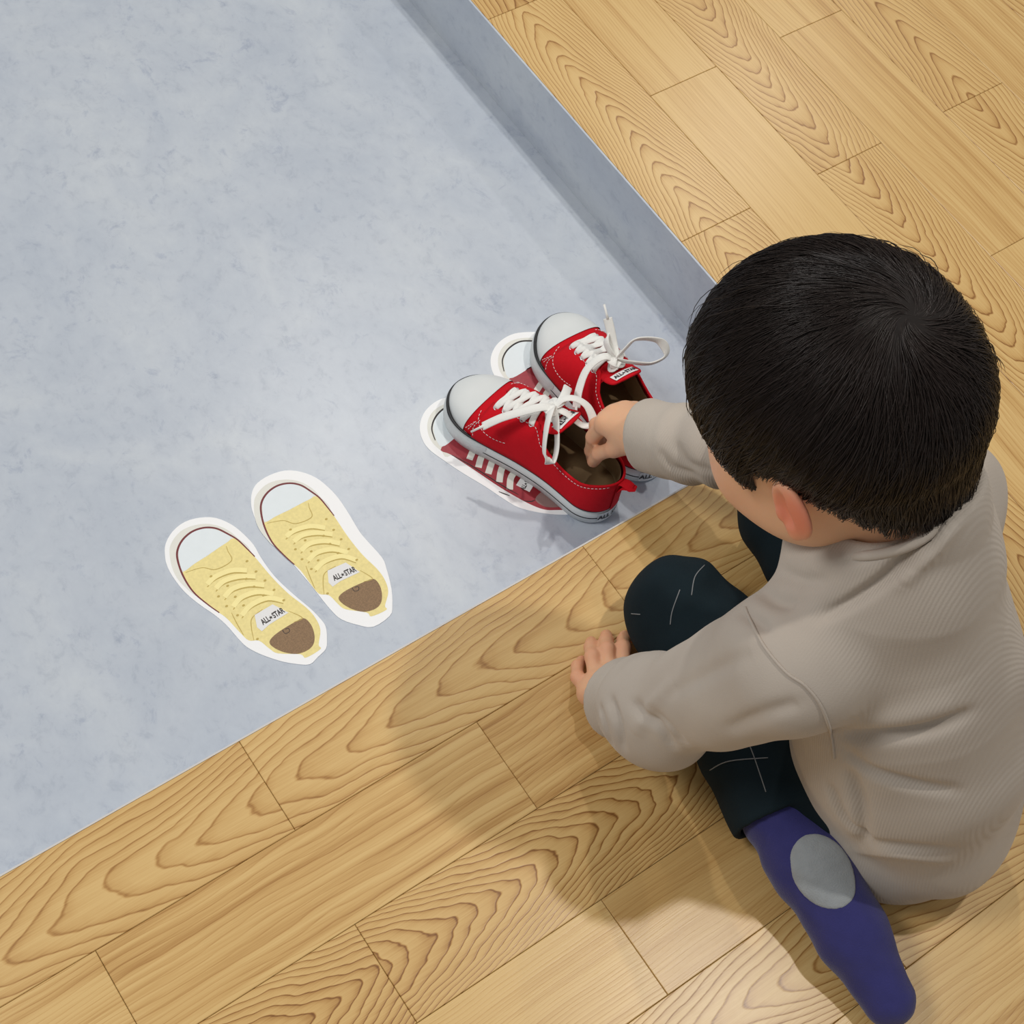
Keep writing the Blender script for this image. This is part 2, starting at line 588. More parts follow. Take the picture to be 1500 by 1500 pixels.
# rows parallel to the front edge
for row in range(0, 13):
    cy = EDGE_Y - PW * (row + 0.5)
    j0 = 0.200 if row % 2 == 0 else 0.368
    for k in range(-3, 4):
        a, b_ = j0 + PL * (k - 1), j0 + PL * k
        if a >= EDGE_X - 0.01:
            continue
        b_ = min(b_, EDGE_X)
        if EDGE_X - b_ < 0.01:
            b_ = EDGE_X
        g = SPEC.get(('x', row, k)) or grain('s' if (row % 2 == 1) else 'c', row * 31 + k * 7 + 5)
        plank((a + b_) / 2, cy, b_ - a, PW, 0, g)
# rows parallel to the side edge
for colm in range(0, 15):
    w = 0.0882
    cx = EDGE_X + w * (colm + 0.5)
    j0 = 0.6445 if colm % 2 == 0 else 0.812
    for k in range(-3, 7):
        a = j0 + PL * (k - 2)
        g = SPEC.get(('y', colm, k)) or grain('s' if (colm % 2 == 1) else 'c', colm * 13 + k * 3 + 400)
        plank(cx, a + PL / 2, PL, w, math.pi / 2, g)

# ------------------------------------------------------------------ lettering
_txt = {}


def text_polys(body, size):
    """flat filled letter mesh of the built-in font: verts (n,2) centred, faces"""
    if (body, size) not in _txt:
        cu = bpy.data.curves.new('letters', 'FONT')
        cu.body = body
        cu.size = size
        cu.align_x, cu.align_y = 'CENTER', 'CENTER'
        cu.resolution_u = 3
        cu.offset = size * 0.035
        t = bpy.data.objects.new('letters', cu)
        COL.objects.link(t)
        dg = bpy.context.evaluated_depsgraph_get()
        me = t.evaluated_get(dg).to_mesh()
        v = [(p.co.x, p.co.y) for p in me.vertices]
        f = [tuple(p.vertices) for p in me.polygons]
        t.evaluated_get(dg).to_mesh_clear()
        bpy.data.objects.remove(t)
        _txt[(body, size)] = (np.array(v), f)
    return _txt[(body, size)]


def star_poly(cx, cy, r):
    v = [(cx + (r if k % 2 == 0 else r * .4) * math.sin(k * math.pi / 5), cy + (r if k % 2 == 0 else r * .4) * math.cos(k * math.pi / 5)) for k in range(10)]
    v.append((cx, cy))
    return np.array(v), [(i, 10, (i + 1) % 10) for i in range(10)]


def label_marks(w):
    """ALL star STAR across width w, returned as flat verts / faces"""
    sz = w * 0.24
    vs, fs = [], []
    for b, cx in (('ALL', -w * 0.30), ('STAR', w * 0.31)):
        v, f = text_polys(b, sz)
        o = len(vs)
        vs += [(x * .92 + cx, y * 1.5) for x, y in v]
        fs += [tuple(i + o for i in q) for q in f]
    v, f = star_poly(-w * 0.045, 0, w * 0.10)
    o = len(vs)
    vs += [tuple(p) for p in v]
    fs += [tuple(i + o for i in q) for q in f]
    return np.array(vs), fs


# ------------------------------------------------------------------ stickers
FZ = -HP
ST = 0.0006


def flat_poly(pts2, z, name, mat, parent, thick=0.0):
    """filled polygon (world xy) with optional thickness below"""
    bm = bmesh.new()
    vs = [bm.verts.new((p[0], p[1], z)) for p in pts2]
    fc = bm.faces.new(vs)
    fc.normal_update()
    if fc.normal.z < 0:
        fc.normal_flip()
    if thick:
        r = bmesh.ops.extrude_face_region(bm, geom=[fc])
        for e in r['geom']:
            if isinstance(e, bmesh.types.BMVert):
                e.co.z += 0
        for v in vs:
            v.co.z -= thick
        bm.faces.ensure_lookup_table()
        bmesh.ops.recalc_face_normals(bm, faces=bm.faces[:])
    bmesh.ops.triangulate(bm, faces=[f for f in bm.faces if len(f.verts) > 4])
    me = bpy.data.meshes.new(name)
    bm.to_mesh(me)
    bm.free()
    me.materials.append(mat)
    ob = bpy.data.objects.new(name, me)
    COL.objects.link(ob)
    ob.parent = parent
    return ob


def stroke(pts2, width, z, taper=False):
    P = np.asarray(pts2, float)
    T = np.gradient(P, axis=0)
    T /= np.linalg.norm(T, axis=1)[:, None] + 1e-12
    Nn = np.stack([-T[:, 1], T[:, 0]], 1)
    V, Fc = [], []
    n = len(P)
    for i in range(n):
        w = width * (1 if not taper else 0.25 + 0.75 * math.sin(math.pi * (0.1 + 0.8 * i / (n - 1))))
        V += [(*(P[i] + Nn[i] * w / 2), z), (*(P[i] - Nn[i] * w / 2), z)]
    for i in range(n - 1):
        Fc.append((2 * i, 2 * i + 1, 2 * i + 3, 2 * i + 2))
    return V, Fc


class Frame2:
    """maps crop-pixel points to the sticker's own flat coordinates"""

    def __init__(s, ox, oy, sc):
        s.ox, s.oy, s.sc = ox, oy, sc

    def __call__(s, p):
        q = at(s.ox + p[0] * s.sc, s.oy + p[1] * s.sc, FZ)
        return np.array([q[0], q[1]])

    def many(s, pts, n=0, closed=False):
        w = np.array([s(p) for p in pts])
        return catmull(w, n, closed) if n else w


FA = Frame2(220, 670, 380 / 1500)
FB = Frame2(600, 440, 460 / 1500)


def similarity(a0, a1, b0, b1):
    a0, a1, b0, b1 = [complex(*p) for p in (a0, a1, b0, b1)]
    k = (b1 - b0) / (a1 - a0)

    def f(P):
        z = (np.asarray(P)[:, 0] + 1j * np.asarray(P)[:, 1] - a0) * k + b0
        return np.stack([z.real, z.imag], 1)
    return f


def yellow_sticker(label, T, outline):
    base = outline.mean(0)
    root = empty('shoe_sticker', (base[0], base[1], FZ))
    tag(root, label, 'sticker', 'yellow shoe stickers on the entry floor')
    L = lambda P: T(np.asarray(P)) - base
    lay = lambda k: ST + 0.00004 * k
    flat_poly(outline - base, ST, 'backing', M_PAPER, root, thick=ST - 0.00005)
    sole = FA.many([(112, 560), (124, 495), (176, 430), (250, 396), (340, 387), (430, 412), (505, 467), (580, 560), (470, 760), (300, 812), (200, 750), (138, 668)], 6, True)
    flat_poly(L(sole), lay(1), 'printed_sole', M_PGREY, root)
    yel = FA.many([(188, 668), (330, 572), (466, 474), (520, 492), (600, 572), (700, 690), (800, 790), (900, 868), (955, 930), (984, 1000), (974, 1085), (985, 1110), (900, 1160), (868, 1140), (740, 1135), (690, 1108), (630, 1062), (570, 1060), (520, 1015), (440, 930), (370, 880), (260, 785)], 4, True)
    flat_poly(L(yel), lay(2), 'printed_upper', M_YEL, root)
    cap = FA.many([(190, 660), (168, 590), (166, 535), (200, 468), (262, 427), (340, 413), (420, 436), (466, 472), (400, 522), (330, 570), (255, 618)], 5, True)
    flat_poly(L(cap), lay(3), 'printed_toe_cap', M_PCAP, root)
    line = FA.many([(400, 900), (330, 850), (250, 780), (192, 690), (160, 600), (158, 540), (187, 480), (242, 432), (312, 409), (382, 413), (450, 445), (505, 478), (560, 530), (605, 576)], 6)
    obj('printed_line', *stroke(L(line), 0.0019, lay(4), True), M_MAROON, root, False)
    # laces, drawn as paler bands edged with ochre
    bands = [[(330, 735), (380, 690), (470, 655), (560, 655)], [(380, 760), (430, 715), (520, 690), (610, 690)],
             [(430, 810), (480, 760), (570, 735), (660, 740)], [(480, 865), (530, 810), (620, 780), (715, 790)],
             [(530, 915), (585, 855), (680, 815), (770, 830)]]
    tag(obj('printed_lace_edge', *merge([stroke(L(FA.many([(x, y + 17) for x, y in b], 5)), 0.0016, lay(4), True) for b in bands]), M_YDK, root, False), kind='stuff')
    tag(obj('printed_laces', *merge([stroke(L(FA.many(b, 5)), 0.0046, lay(5)) for b in bands]), M_YEL2, root, False), kind='stuff')
    dots = [(352, 690), (395, 806), (442, 862), (492, 808), (540, 858), (448, 745), (560, 602), (612, 662), (664, 714), (716, 768), (772, 828), (505, 915), (620, 1052), (555, 705), (655, 800), (600, 750)]
    tag(obj('printed_eyelets', *merge([stroke(L(np.array([FA((x - 7, y + 4)), FA((x, y)), FA((x + 7, y - 4))])), 0.0022, lay(6), True) for x, y in dots]), M_YDK, root, False), kind='stuff')
    seams = [[(205, 668), (300, 640), (380, 650), (470, 600), (450, 545), (440, 515)], [(600, 1060), (585, 985), (590, 930), (650, 880)], [(800, 890), (880, 930), (830, 955)], [(540, 1030), (500, 960), (470, 900)]]
    tag(obj('printed_seams', *merge([stroke(L(FA.many(b, 6)), 0.0007, lay(6), True) for b in seams]), M_YDK, root, False), kind='stuff')
    ins = FA.many([(690, 1075), (708, 1040), (760, 1000), (830, 958), (888, 932), (930, 970), (950, 1030), (944, 1082), (910, 1117), (850, 1138), (780, 1130), (722, 1106)], 4, True)
    flat_poly(L(ins), lay(5), 'printed_insole', M_PBROWN, root)
    mk = FA.many([(765, 1000), (780, 1020), (805, 1010), (800, 990), (782, 996)], 3)
    obj('printed_insole_mark', *stroke(L(mk), 0.0006, lay(6)), M_INK, root, False)
    lab = FA.many([(604, 914), (708, 852), (800, 900), (690, 968), (646, 1008), (618, 985)])
    flat_poly(L(lab), lay(7), 'printed_label', M_LABEL, root)
    c, ex = FA((703, 925)), FA((775, 882))
    d = ex - c
    d = d / np.linalg.norm(d)
    nn = np.array([-d[1], d[0]])
    mv, mf = label_marks(0.0215)
    W = np.array([c + d * x + nn * y for x, y in mv])
    obj('printed_lettering', [(*p, lay(8)) for p in L(W)], mf, M_INK, root, False)
    return root


out_a = FA.many([(85, 560), (90, 500), (130, 430), (200, 375), (290, 350), (380, 352), (470, 390), (540, 445), (600, 510), (640, 580), (720, 690), (830, 795), (920, 870), (980, 930), (1015, 980), (1022, 1050), (1016, 1108), (970, 1155), (922, 1198), (840, 1195), (750, 1178), (640, 1140), (560, 1098), (510, 1050), (440, 970), (370, 910), (290, 855), (200, 780), (130, 690), (95, 620)], 3, True)
yellow_sticker('yellow sneaker floor sticker with white border, the one farther from the red sneakers', lambda P: np.asarray(P), out_a)
out_b = FA.many([(583, 260), (590, 200), (620, 150), (690, 105), (780, 78), (870, 85), (960, 120), (1030, 175), (1090, 240), (1150, 330), (1210, 430), (1260, 490), (1340, 580), (1365, 640), (1395, 760), (1400, 860), (1385, 918), (1290, 981), (1200, 970), (1110, 940), (1060, 900), (1000, 830), (930, 740), (870, 670), (800, 585), (740, 515), (680, 460), (622, 385), (592, 315)], 3, True)
yellow_sticker('yellow sneaker floor sticker with white border, the one nearer the red sneakers', similarity(FA((250, 430)), FA((940, 1150)), FA((744, 165)), FA((1318, 916))), out_b)


def red_sticker(label, T):
    outline = T(FB.many([(50, 590), (75, 530), (130, 482), (200, 460), (290, 455), (380, 500), (470, 570), (600, 680), (740, 800), (850, 900), (885, 960), (860, 1005), (810, 1018), (720, 1025), (620, 1015), (520, 990), (450, 950), (360, 890), (260, 830), (170, 770), (90, 710), (55, 650)], 4, True))
    base = outline.mean(0)
    root = empty('shoe_sticker', (base[0], base[1], FZ))
    tag(root, label, 'sticker', 'red shoe stickers on the entry floor')
    L = lambda P: T(np.asarray(P)) - base
    lay = lambda k: ST + 0.00004 * k
    flat_poly(outline - base, ST, 'backing', M_PAPER, root, thick=ST - 0.00005)
    sole = FB.many([(84, 600), (105, 540), (160, 500), (240, 485), (320, 500), (400, 560), (200, 740), (150, 720), (100, 668)], 5, True)
    flat_poly(L(sole), lay(1), 'printed_sole', M_PGREY, root)
    red = FB.many([(153, 703), (330, 580), (420, 560), (600, 700), (780, 850), (860, 940), (850, 985), (780, 1000), (700, 1003), (640, 1000), (560, 968), (440, 900), (300, 806), (200, 740)], 4, True)
    flat_poly(L(red), lay(2), 'printed_upper', M_PRED, root)
    dk = FB.many([(225, 650), (300, 620), (420, 700), (700, 900), (760, 970), (600, 950), (500, 870), (390, 760), (300, 690)], 4, True)
    flat_poly(L(dk), lay(3), 'printed_tongue', M_PRED2, root)
    cap = FB.many([(155, 700), (118, 640), (118, 580), (152, 530), (210, 508), (290, 510), (350, 545), (330, 580), (240, 640)], 5, True)
    flat_poly(L(cap), lay(3), 'printed_toe_cap', M_PCAP, root)
    line = FB.many([(122, 670), (106, 615), (122, 562), (162, 520), (212, 503), (300, 503), (380, 545), (440, 600)], 6)
    obj('printed_line', *stroke(L(line), 0.0018, lay(4), True), M_INK, root, False)
    laces = [[(345, 650), (310, 705), (285, 762)], [(385, 700), (345, 745), (328, 800)], [(425, 720), (395, 770), (375, 830)], [(475, 760), (440, 805), (428, 870)], [(525, 800), (485, 845), (478, 905)]]
    tag(obj('printed_laces', *merge([stroke(L(FB.many(b, 5)), 0.0062, lay(5)) for b in laces]), M_PGREY, root, False), kind='stuff')
    ins = FB.many([(600, 950), (650, 905), (720, 900), (770, 940), (760, 980), (700, 990), (640, 985)], 4, True)
    flat_poly(L(ins), lay(4), 'printed_insole', M_PTAUPE, root)
    lab = FB.many([(540, 835), (604, 866), (572, 918), (508, 884)])
    flat_poly(L(lab), lay(6), 'printed_label', M_LABEL, root)
    c, ex = FB((556, 876)), FB((572, 850))
    d = (ex - c) / np.linalg.norm(ex - c)
    nn = np.array([-d[1], d[0]])
    mv, mf = label_marks(0.0165)
    W = np.array([c + d * x + nn * y for x, y in mv])
    obj('printed_lettering', [(*p, lay(7)) for p in L(W)], mf, M_INK, root, False)
    seam = [[(425, 915), (450, 925), (478, 935)], [(200, 740), (300, 795), (440, 885), (520, 930)], [(545, 960), (580, 962), (600, 955)]]
    tag(obj('printed_seams', *merge([stroke(L(FB.many(b, 4)), 0.0011, lay(5), True) for b in seam]), M_INK, root, False), kind='stuff')
    return root


red_sticker('red sneaker floor sticker with printed white laces, under the sneaker the child holds', lambda P: np.asarray(P))
red_sticker('red sneaker floor sticker, only its white toe showing beside the farther sneaker', similarity(FB((90, 540)), FB((850, 1000)), FB((438, 215)), FB((1120, 745))))

# ------------------------------------------------------------------ sneakers
SL = 0.190


def lerp_tab(s, xs, ys):
    return np.interp(s, xs, ys)


def smooth_tab(s, xs, ys):
    """monotone-ish cubic through a table"""
    s = np.asarray(s, float)
    xs, ys = np.asarray(xs, float), np.asarray(ys, float)
    m = np.gradient(ys, xs)
    i = np.clip(np.searchsorted(xs, s) - 1, 0, len(xs) - 2)
    h = xs[i + 1] - xs[i]
    t = np.clip((s - xs[i]) / h, 0, 1)
    return ((2 * t ** 3 - 3 * t ** 2 + 1) * ys[i] + (t ** 3 - 2 * t ** 2 + t) * h * m[i] + (-2 * t ** 3 + 3 * t ** 2) * ys[i + 1] + (t ** 3 - t ** 2) * h * m[i + 1])


def half_w(s):
    s = np.clip(np.asarray(s, float), 0, 1)
    w = smooth_tab(s, [0, .15, .35, .5, .65, .78, .9, 1], [.0262, .0272, .0275, .030, .0345, .0375, .0385, .0385])
    k = np.where(s < .15, np.sqrt(np.clip(1 - (1 - s / .15) ** 2, 0, 1)), 1.0)
    k = k * np.where(s > .74, np.clip(1 - (np.clip(s - .74, 0, 1) / .26) ** 2.3, 0, 1) ** .5, 1.0)
    return w * k


def mid_y(s, side):
    return side * smooth_tab(np.clip(s, 0, 1), [0, .3, .6, .8, 1], [0, -.0015, .001, .004, .0075])


CREST = ([0, .2, .36, .45, .55, .65, .75, .85, .93, 1.0], [.050, .052, .056, .0565, .050, .0405, .0285, .0195, .0150, .010])
Z0 = 0.021


def S(s, a, side, off=0.0):
    """upper surface point, a = 0 (side -y) .. pi (side +y)"""
    w = np.maximum(half_w(s) - 0.0016 - 0.0022 * np.clip((np.asarray(s) - .7) / .2, 0, 1), 0.0) + off
    hc = smooth_tab(s, *CREST) + off
    toe = np.clip((np.asarray(s) - .86) / .14, 0, 1)
    hc = hc * np.sqrt(np.clip(1 - toe ** 2.2, 0.0, 1))
    ca, sa = -np.cos(a), np.sin(a)
    ey = smooth_tab(s, [0, .35, .6, 1], [.45, .5, .75, .85])
    ez = smooth_tab(s, [0, .35, .6, 1], [.95, .9, .8, .8])
    y = np.sign(ca) * np.abs(ca) ** ey * w + mid_y(s, side)
    z = Z0 + hc * np.abs(sa) ** ez
    x = np.asarray(s) * SL + 0 * y
    return np.stack(np.broadcast_arrays(x, y, z), -1)


def collar_z(s):
    return smooth_tab(s, [0, .06, .16, .26, .36, .43, .5], [.0435, .0395, .0325, .0325, .039, .0475, .052])


def a_cut(s):
    """angle (from the side) at which the quarter's upper edge lies"""
    aa = np.linspace(0, math.pi / 2, 400)
    P = S(s, aa, 0)
    z = P[:, 2] - Z0
    a1 = np.interp(collar_z(s), np.maximum.accumulate(z), aa)
    # eyestay edge
    gap = np.interp(s, [.40, .45, .74], [.0165, .0125, .0085])
    y = -(P[:, 1] - mid_y(s, 0))
    a2 = np.interp(-gap, -y, aa)
    if s < .40:
        return a1
    if s > .47:
        return a2
    t = (s - .40) / .07
    return a1 * (1 - t) + a2 * t


def grid_faces(n, m):
    return [(i * m + j, i * m + j + 1, (i + 1) * m + j + 1, (i + 1) * m + j) for i in range(n - 1) for j in range(m - 1)]


def outline_pts(n=120, grow=0.0, s0=0.0, s1=1.0, side=1):
    """closed outline heel -> +y side -> toe -> -y side"""
    t = np.linspace(0, math.pi, n // 2, endpoint=False)
    s_up = (1 - np.cos(t)) / 2
    P = []
    for s in s_up:
        P.append((s * SL, half_w(s) + mid_y(s, side)))
    for s in (1 + np.cos(t)) / 2:
        P.append((s * SL, -half_w(s) + mid_y(s, side)))
    P = np.array(P)
    T = np.roll(P, -1, 0) - np.roll(P, 1, 0)
    T /= np.linalg.norm(T, axis=1)[:, None]
    Nn = np.stack([-T[:, 1], T[:, 0]], 1)
    return P + Nn * grow


def toe_lift(x):
    return 0.005 * max(0.0, (x / SL - .7) / .3) ** 2


def sneaker(label, loc, rz, side, lace_style):
    root = empty('red_sneaker', loc, rz)
    tag(root, label, 'shoe', 'pair of red canvas sneakers')
    # ---- rubber sole
    O0 = outline_pts(140, -0.002, side=side)
    O1 = outline_pts(140, 0.0008, side=side)
    O2 = outline_pts(140, 0.0, side=side)
    O3 = outline_pts(140, -0.0035, side=side)
    rings = [(O0, 0.0), (O1, 0.002), (O1, 0.012), (O2, 0.0205), (O3, 0.0212)]
    n = len(O0)
    V, Fc = [], []
    for O, z in rings:
        V += [(p[0], p[1], z + toe_lift(p[0])) for p in O]
    for k in range(len(rings) - 1):
        for i in range(n):
            j = (i + 1) % n
            Fc.append((k * n + i, k * n + j, (k + 1) * n + j, (k + 1) * n + i))
    c0 = len(V)
    V += [(SL * .5, 0, 0.0), (SL * .5, 0, 0.0212)]
    for i in range(n):
        j = (i + 1) % n
        Fc.append((j, i, c0))
        Fc.append(((len(rings) - 1) * n + i, (len(rings) - 1) * n + j, c0 + 1))
    Fc = [tuple(reversed(f)) for f in Fc]
    sole = obj('sole', V, Fc, M_RUBBER, root)
    # black piping along the top of the foxing, thin line half way up
    P = [(p[0], p[1], 0.0215 + toe_lift(p[0])) for p in outline_pts(160, -0.0006, side=side)]
    obj('piping', *tube(P, 0.0015, 6, True), M_BLACK, root)
    Oq = outline_pts(200, 0.0008, side=side)
    low = [(p[0], p[1], 0.0085) for p in Oq if p[0] < SL * .70]
    # order: start on the -y side toe end, around heel, to +y side
    k = next(i for i in range(len(Oq)) if Oq[i][0] >= SL * .70)
    k2 = next(i for i in range(k, len(Oq)) if Oq[i][0] < SL * .70)
    low = [(*Oq[i % len(Oq)], 0.0100) for i in range(k2, len(Oq) + k)]
    obj('sole_line', *tube(low, 0.0006, 5), M_BLACK, sole)
    # toe bumper
    bump = [Oq[i] for i in range(k - 4, k2 + 4)]
    V, Fc = [], []
    Tt = np.gradient(np.array(bump), axis=0)
    Tt /= np.linalg.norm(Tt, axis=1)[:, None]
    Nn = np.stack([-Tt[:, 1], Tt[:, 0]], 1)
    for i, p in enumerate(bump):
        f = min(1, i / 3, (len(bump) - 1 - i) / 3)
        for g, z in ((-.0002, .002), (.0012 * f, .003), (.0016 * f, .010), (.0012 * f, .0175), (-.0002, .0195)):
            q = p + Nn[i] * g
            V.append((*q, z + toe_lift(p[0])))
    obj('toe_bumper', V, [tuple(reversed(f)) for f in grid_faces(len(bump), 5)], M_BUMPER, sole)
    # ---- vamp (closed surface) and toe cap
    ss = np.linspace(.42, .87, 26)
    aa = np.linspace(0, math.pi, 33)
    V = np.concatenate([S(s, aa, side) for s in ss])
    V[:, 2] += np.array([toe_lift(v[0]) for v in V])
    # open the vamp towards the foot hole: keep only its front part
    obj('vamp', V, grid_faces(26, 33), M_RED, root)
    V = []
    s_edge = lambda a: .80 - .01 * np.sin(a) ** 2
    tt = np.linspace(0, 1, 24)
    for t in tt:
        s = np.array([s_edge(a) + (0.999 - s_edge(a)) * (1 - (1 - t) ** 1.7) for a in aa])
        q = np.array([S(s[i], aa[i], side, .0011) for i in range(len(aa))])
        q[:, 2] += np.array([toe_lift(v[0]) for v in q])
        V.append(q)
    V = np.concatenate(V)
    obj('toe_cap', V, grid_faces(24, 33), M_RUBBER, root)
    # ---- quarters and heel as one canvas shell around the foot hole
    sf = .745
    sl = np.concatenate([(1 - np.cos(np.linspace(0, math.pi / 2, 16))) * .2, np.linspace(.2, sf, 26)[1:]])
    nn_ = 14
    rows = []
    for sgn in (-1, 1):
        for s in (sl[::-1] if sgn < 0 else sl[1:]):
            ac = a_cut(float(s))
            ar = np.linspace(0, ac, nn_)
            if sgn > 0:
                ar = math.pi - ar
            rows.append(S(float(s), ar, side, .0013))
    V = np.concatenate(rows)
    q = obj('quarters', V, grid_faces(len(rows), nn_), M_RED, root)
    md = q.modifiers.new('canvas', 'SOLIDIFY')
    md.thickness = 0.0016
    md.offset = 0
    edge = [r[-1] for r in rows]
    # lining
    rows2 = []
    for sgn in (-1, 1):
        for s in (sl[sl < .52][::-1] if sgn < 0 else sl[sl < .52][1:]):
            ac = a_cut(float(s))
            ar = np.linspace(0, ac * (.985 if s < .4 else .93), nn_)
            if sgn > 0:
                ar = math.pi - ar
            r = S(float(max(s, .004)), ar, side, -.0016)
            r[:, 0] += .0022 * max(0, 1 - s / .1)
            rows2.append(r)
    obj('lining', np.concatenate(rows2), grid_faces(len(rows2), nn_), M_LINING, root)
    Oi = [p for p in outline_pts(120, -0.003, side=side) if p[0] < SL * .62]
    V = [(p[0], p[1], 0.0225) for p in Oi] + [(SL * .3, 0, 0.0218)]
    half = len(Oi)
    obj('insole', V, [(i, half, (i + 1) % half) for i in range(half)], M_INSOLE, root)
    # collar binding
    i0 = next(i for i, r in enumerate(rows) if r[-1][0] < SL * .44)
    i1 = len(rows) - next(i for i, r in enumerate(rows[::-1]) if r[-1][0] < SL * .44)
    obj('collar_binding', *tube(edge[i0:i1], 0.0013, 6), M_RED, root)
    # heel strip and pull tab
    hs = []
    for z in np.linspace(0, 1, 10):
        for yy in (-.006, -.003, 0, .003, .006):
            hs.append((-.0016 + 14 * yy * yy, yy, Z0 - .001 + z * .0445))
    obj('heel_strip', hs, grid_faces(10, 5), M_RED, root)
    tabp = catmull([(-.002, 0, .052), (-.0045, 0, .060), (-.0105, 0, .0665), (-.0135, .001, .0685), (-.0085, .001, .0692), (-.002, 0, .0655), (.0005, 0, .058)], 4)
    obj('pull_tab', *ribbon(tabp, 0.010, 0.0016, (.5, 0, .85)), M_RED, root)
    # ---- tongue with woven label
    tp = []
    for s, w, dz in ((.70, .010, -.0012), (.61, .0140, -.0008), (.52, .0165, -.0006), (.46, .0175, .0004), (.41, .0185, .0045), (.37, .0185, .0105), (.345, .0165, .0150), (.335, .011, .0170)):
        for u in np.linspace(-1, 1, 9):
            z = Z0 + smooth_tab(s, *CREST) + dz - .0052 * u * u * (1 if s > .42 else .8)
            tp.append((s * SL, u * w + mid_y(s, side), z))
    t = obj('tongue', tp, grid_faces(8, 9), M_RED, root)
    md = t.modifiers.new('padding', 'SOLIDIFY')
    md.thickness = 0.0028
    md.offset = -1
    sb = t.modifiers.new('soft', 'SUBSURF')
    sb.levels = sb.render_levels = 1

    def tong(s, y):
        z = Z0 + smooth_tab(s, *CREST) + np.interp(s, [.335, .345, .37, .41, .46], [.0170, .0150, .0105, .0045, .0004])
        w = .0182
        return np.array([s * SL, y + mid_y(s, side), z - .0052 * .8 * (y / w) ** 2 + .0008])
    lv = [tong(s, y) for s in np.linspace(.352, .402, 5) for y in np.linspace(-.0125, .0125, 7)]
    lb = obj('tongue_label', lv, grid_faces(5, 7), M_LABEL, t)
    mv, mf = label_marks(0.023)
    obj('tongue_lettering', [tong(.377 + y / SL * 0.75, -x) + np.array([0, 0, .0004]) for x, y in mv], mf, M_BLACK, t, False)
    # ---- eyelets and laces
    es = [.708, .655, .602, .549, .496]

    def eye(i, sg):
        s = es[i]
        ac = a_cut(s)
        aa_ = np.linspace(0, ac, 60)
        P = S(s, aa_ if sg < 0 else math.pi - aa_, side, .0020)
        # 5.5 mm below the edge
        d = np.cumsum(np.linalg.norm(np.diff(P[::-1], axis=0), axis=1))
        k_ = 59 - int(np.searchsorted(d, .0052)) - 1
        tz = P[k_] - P[k_ - 1]
        tz /= np.linalg.norm(tz)
        nrm = np.cross([1, 0, 0], tz) if sg < 0 else np.cross(tz, [1, 0, 0])
        nrm /= np.linalg.norm(nrm)
        if nrm[2] < 0:
            nrm = -nrm
        return P[k_], nrm, tz
    for i in range(5):
        for sg in (-1, 1):
            p, nr, tz = eye(i, sg)
            e1 = np.array([1.0, 0, 0]) - nr * nr[0]
            e1 /= np.linalg.norm(e1)
            e2 = np.cross(nr, e1)
            ring = [p + nr * .0003 + .0019 * (math.cos(a) * e1 + math.sin(a) * e2) for a in np.linspace(0, 2 * math.pi, 12, endpoint=False)]
            obj('eyelet', *tube(ring, .0006, 5, True), M_METAL, root)
    LW, LT = 0.0084, 0.0015

    def crest_pt(s, up):
        return np.array([s * SL, mid_y(s, side), Z0 + smooth_tab(s, *CREST) + up])

    def bar(i, sa, j, sb_, up=.0035):
        a, na, ta = eye(i, sa)
        b, nb, tb = eye(j, sb_)
        m_ = crest_pt((es[i] + es[j]) / 2, up)
        pts = catmull([a - na * .002, a + na * .0016 + ta * .0015, (a + m_) / 2 + na * .0026, m_, (b + m_) / 2 + nb * .0026, b + nb * .0016 + tb * .0015, b - nb * .002], 5)
        hint = np.array([na * (1 - t_) + nb * t_ for t_ in np.linspace(0, 1, len(pts))])
        return ribbon(pts, .0060, LT, hint)
    obj('lace', *bar(0, -1, 0, 1, .0030), M_LACE, root)
    for i in range(4):
        obj('lace', *bar(i, -1, i + 1, 1, .0036), M_LACE, root)
        obj('lace', *bar(i, 1, i + 1, -1, .0050), M_LACE, root)
    K = crest_pt(.455, .0120)
    kn = []
    for ph in (0, 1.1, 2.2):
        pts = [K + np.array([.0060 * math.cos(a + ph), .0070 * math.sin(a), .0055 * math.sin(a + ph) - .003]) for a in np.linspace(0, 2 * math.pi * .97, 20)]
        kn.append(ribbon(pts, .0066, .0018, (0.3, 0.2, 1)))
    bow = obj('bow', *merge(kn), M_LACE, root)
    for nm, pts, hint in lace_style:
        P = catmull([K + np.array(p) for p in pts], 7)
        obj(nm, *ribbon(P, LW, LT, hint), M_LACE, bow)
        if nm == 'lace_end':
            d = P[-1] - P[-2]
            d /= np.linalg.norm(d)
            obj('aglet', *tube([P[-1] - d * .001, P[-1] + d * .004, P[-1] + d * .013], [.0016, .0012, .0011], 6), M_LACE, bow)
    # ---- stitching
    st = []

    def dashes(P, lift=.0004, step=.0036, ln=.0022):
        P = np.asarray(P)
        d = np.concatenate([[0], np.cumsum(np.linalg.norm(np.diff(P, axis=0), axis=1))])
        for a in np.arange(0, d[-1] - ln, step):
            q0 = np.array([np.interp(a, d, P[:, k_]) for k_ in range(3)])
            q1 = np.array([np.interp(a + ln, d, P[:, k_]) for k_ in range(3)])
            st.append(tube([q0, q1], .00032, 4))
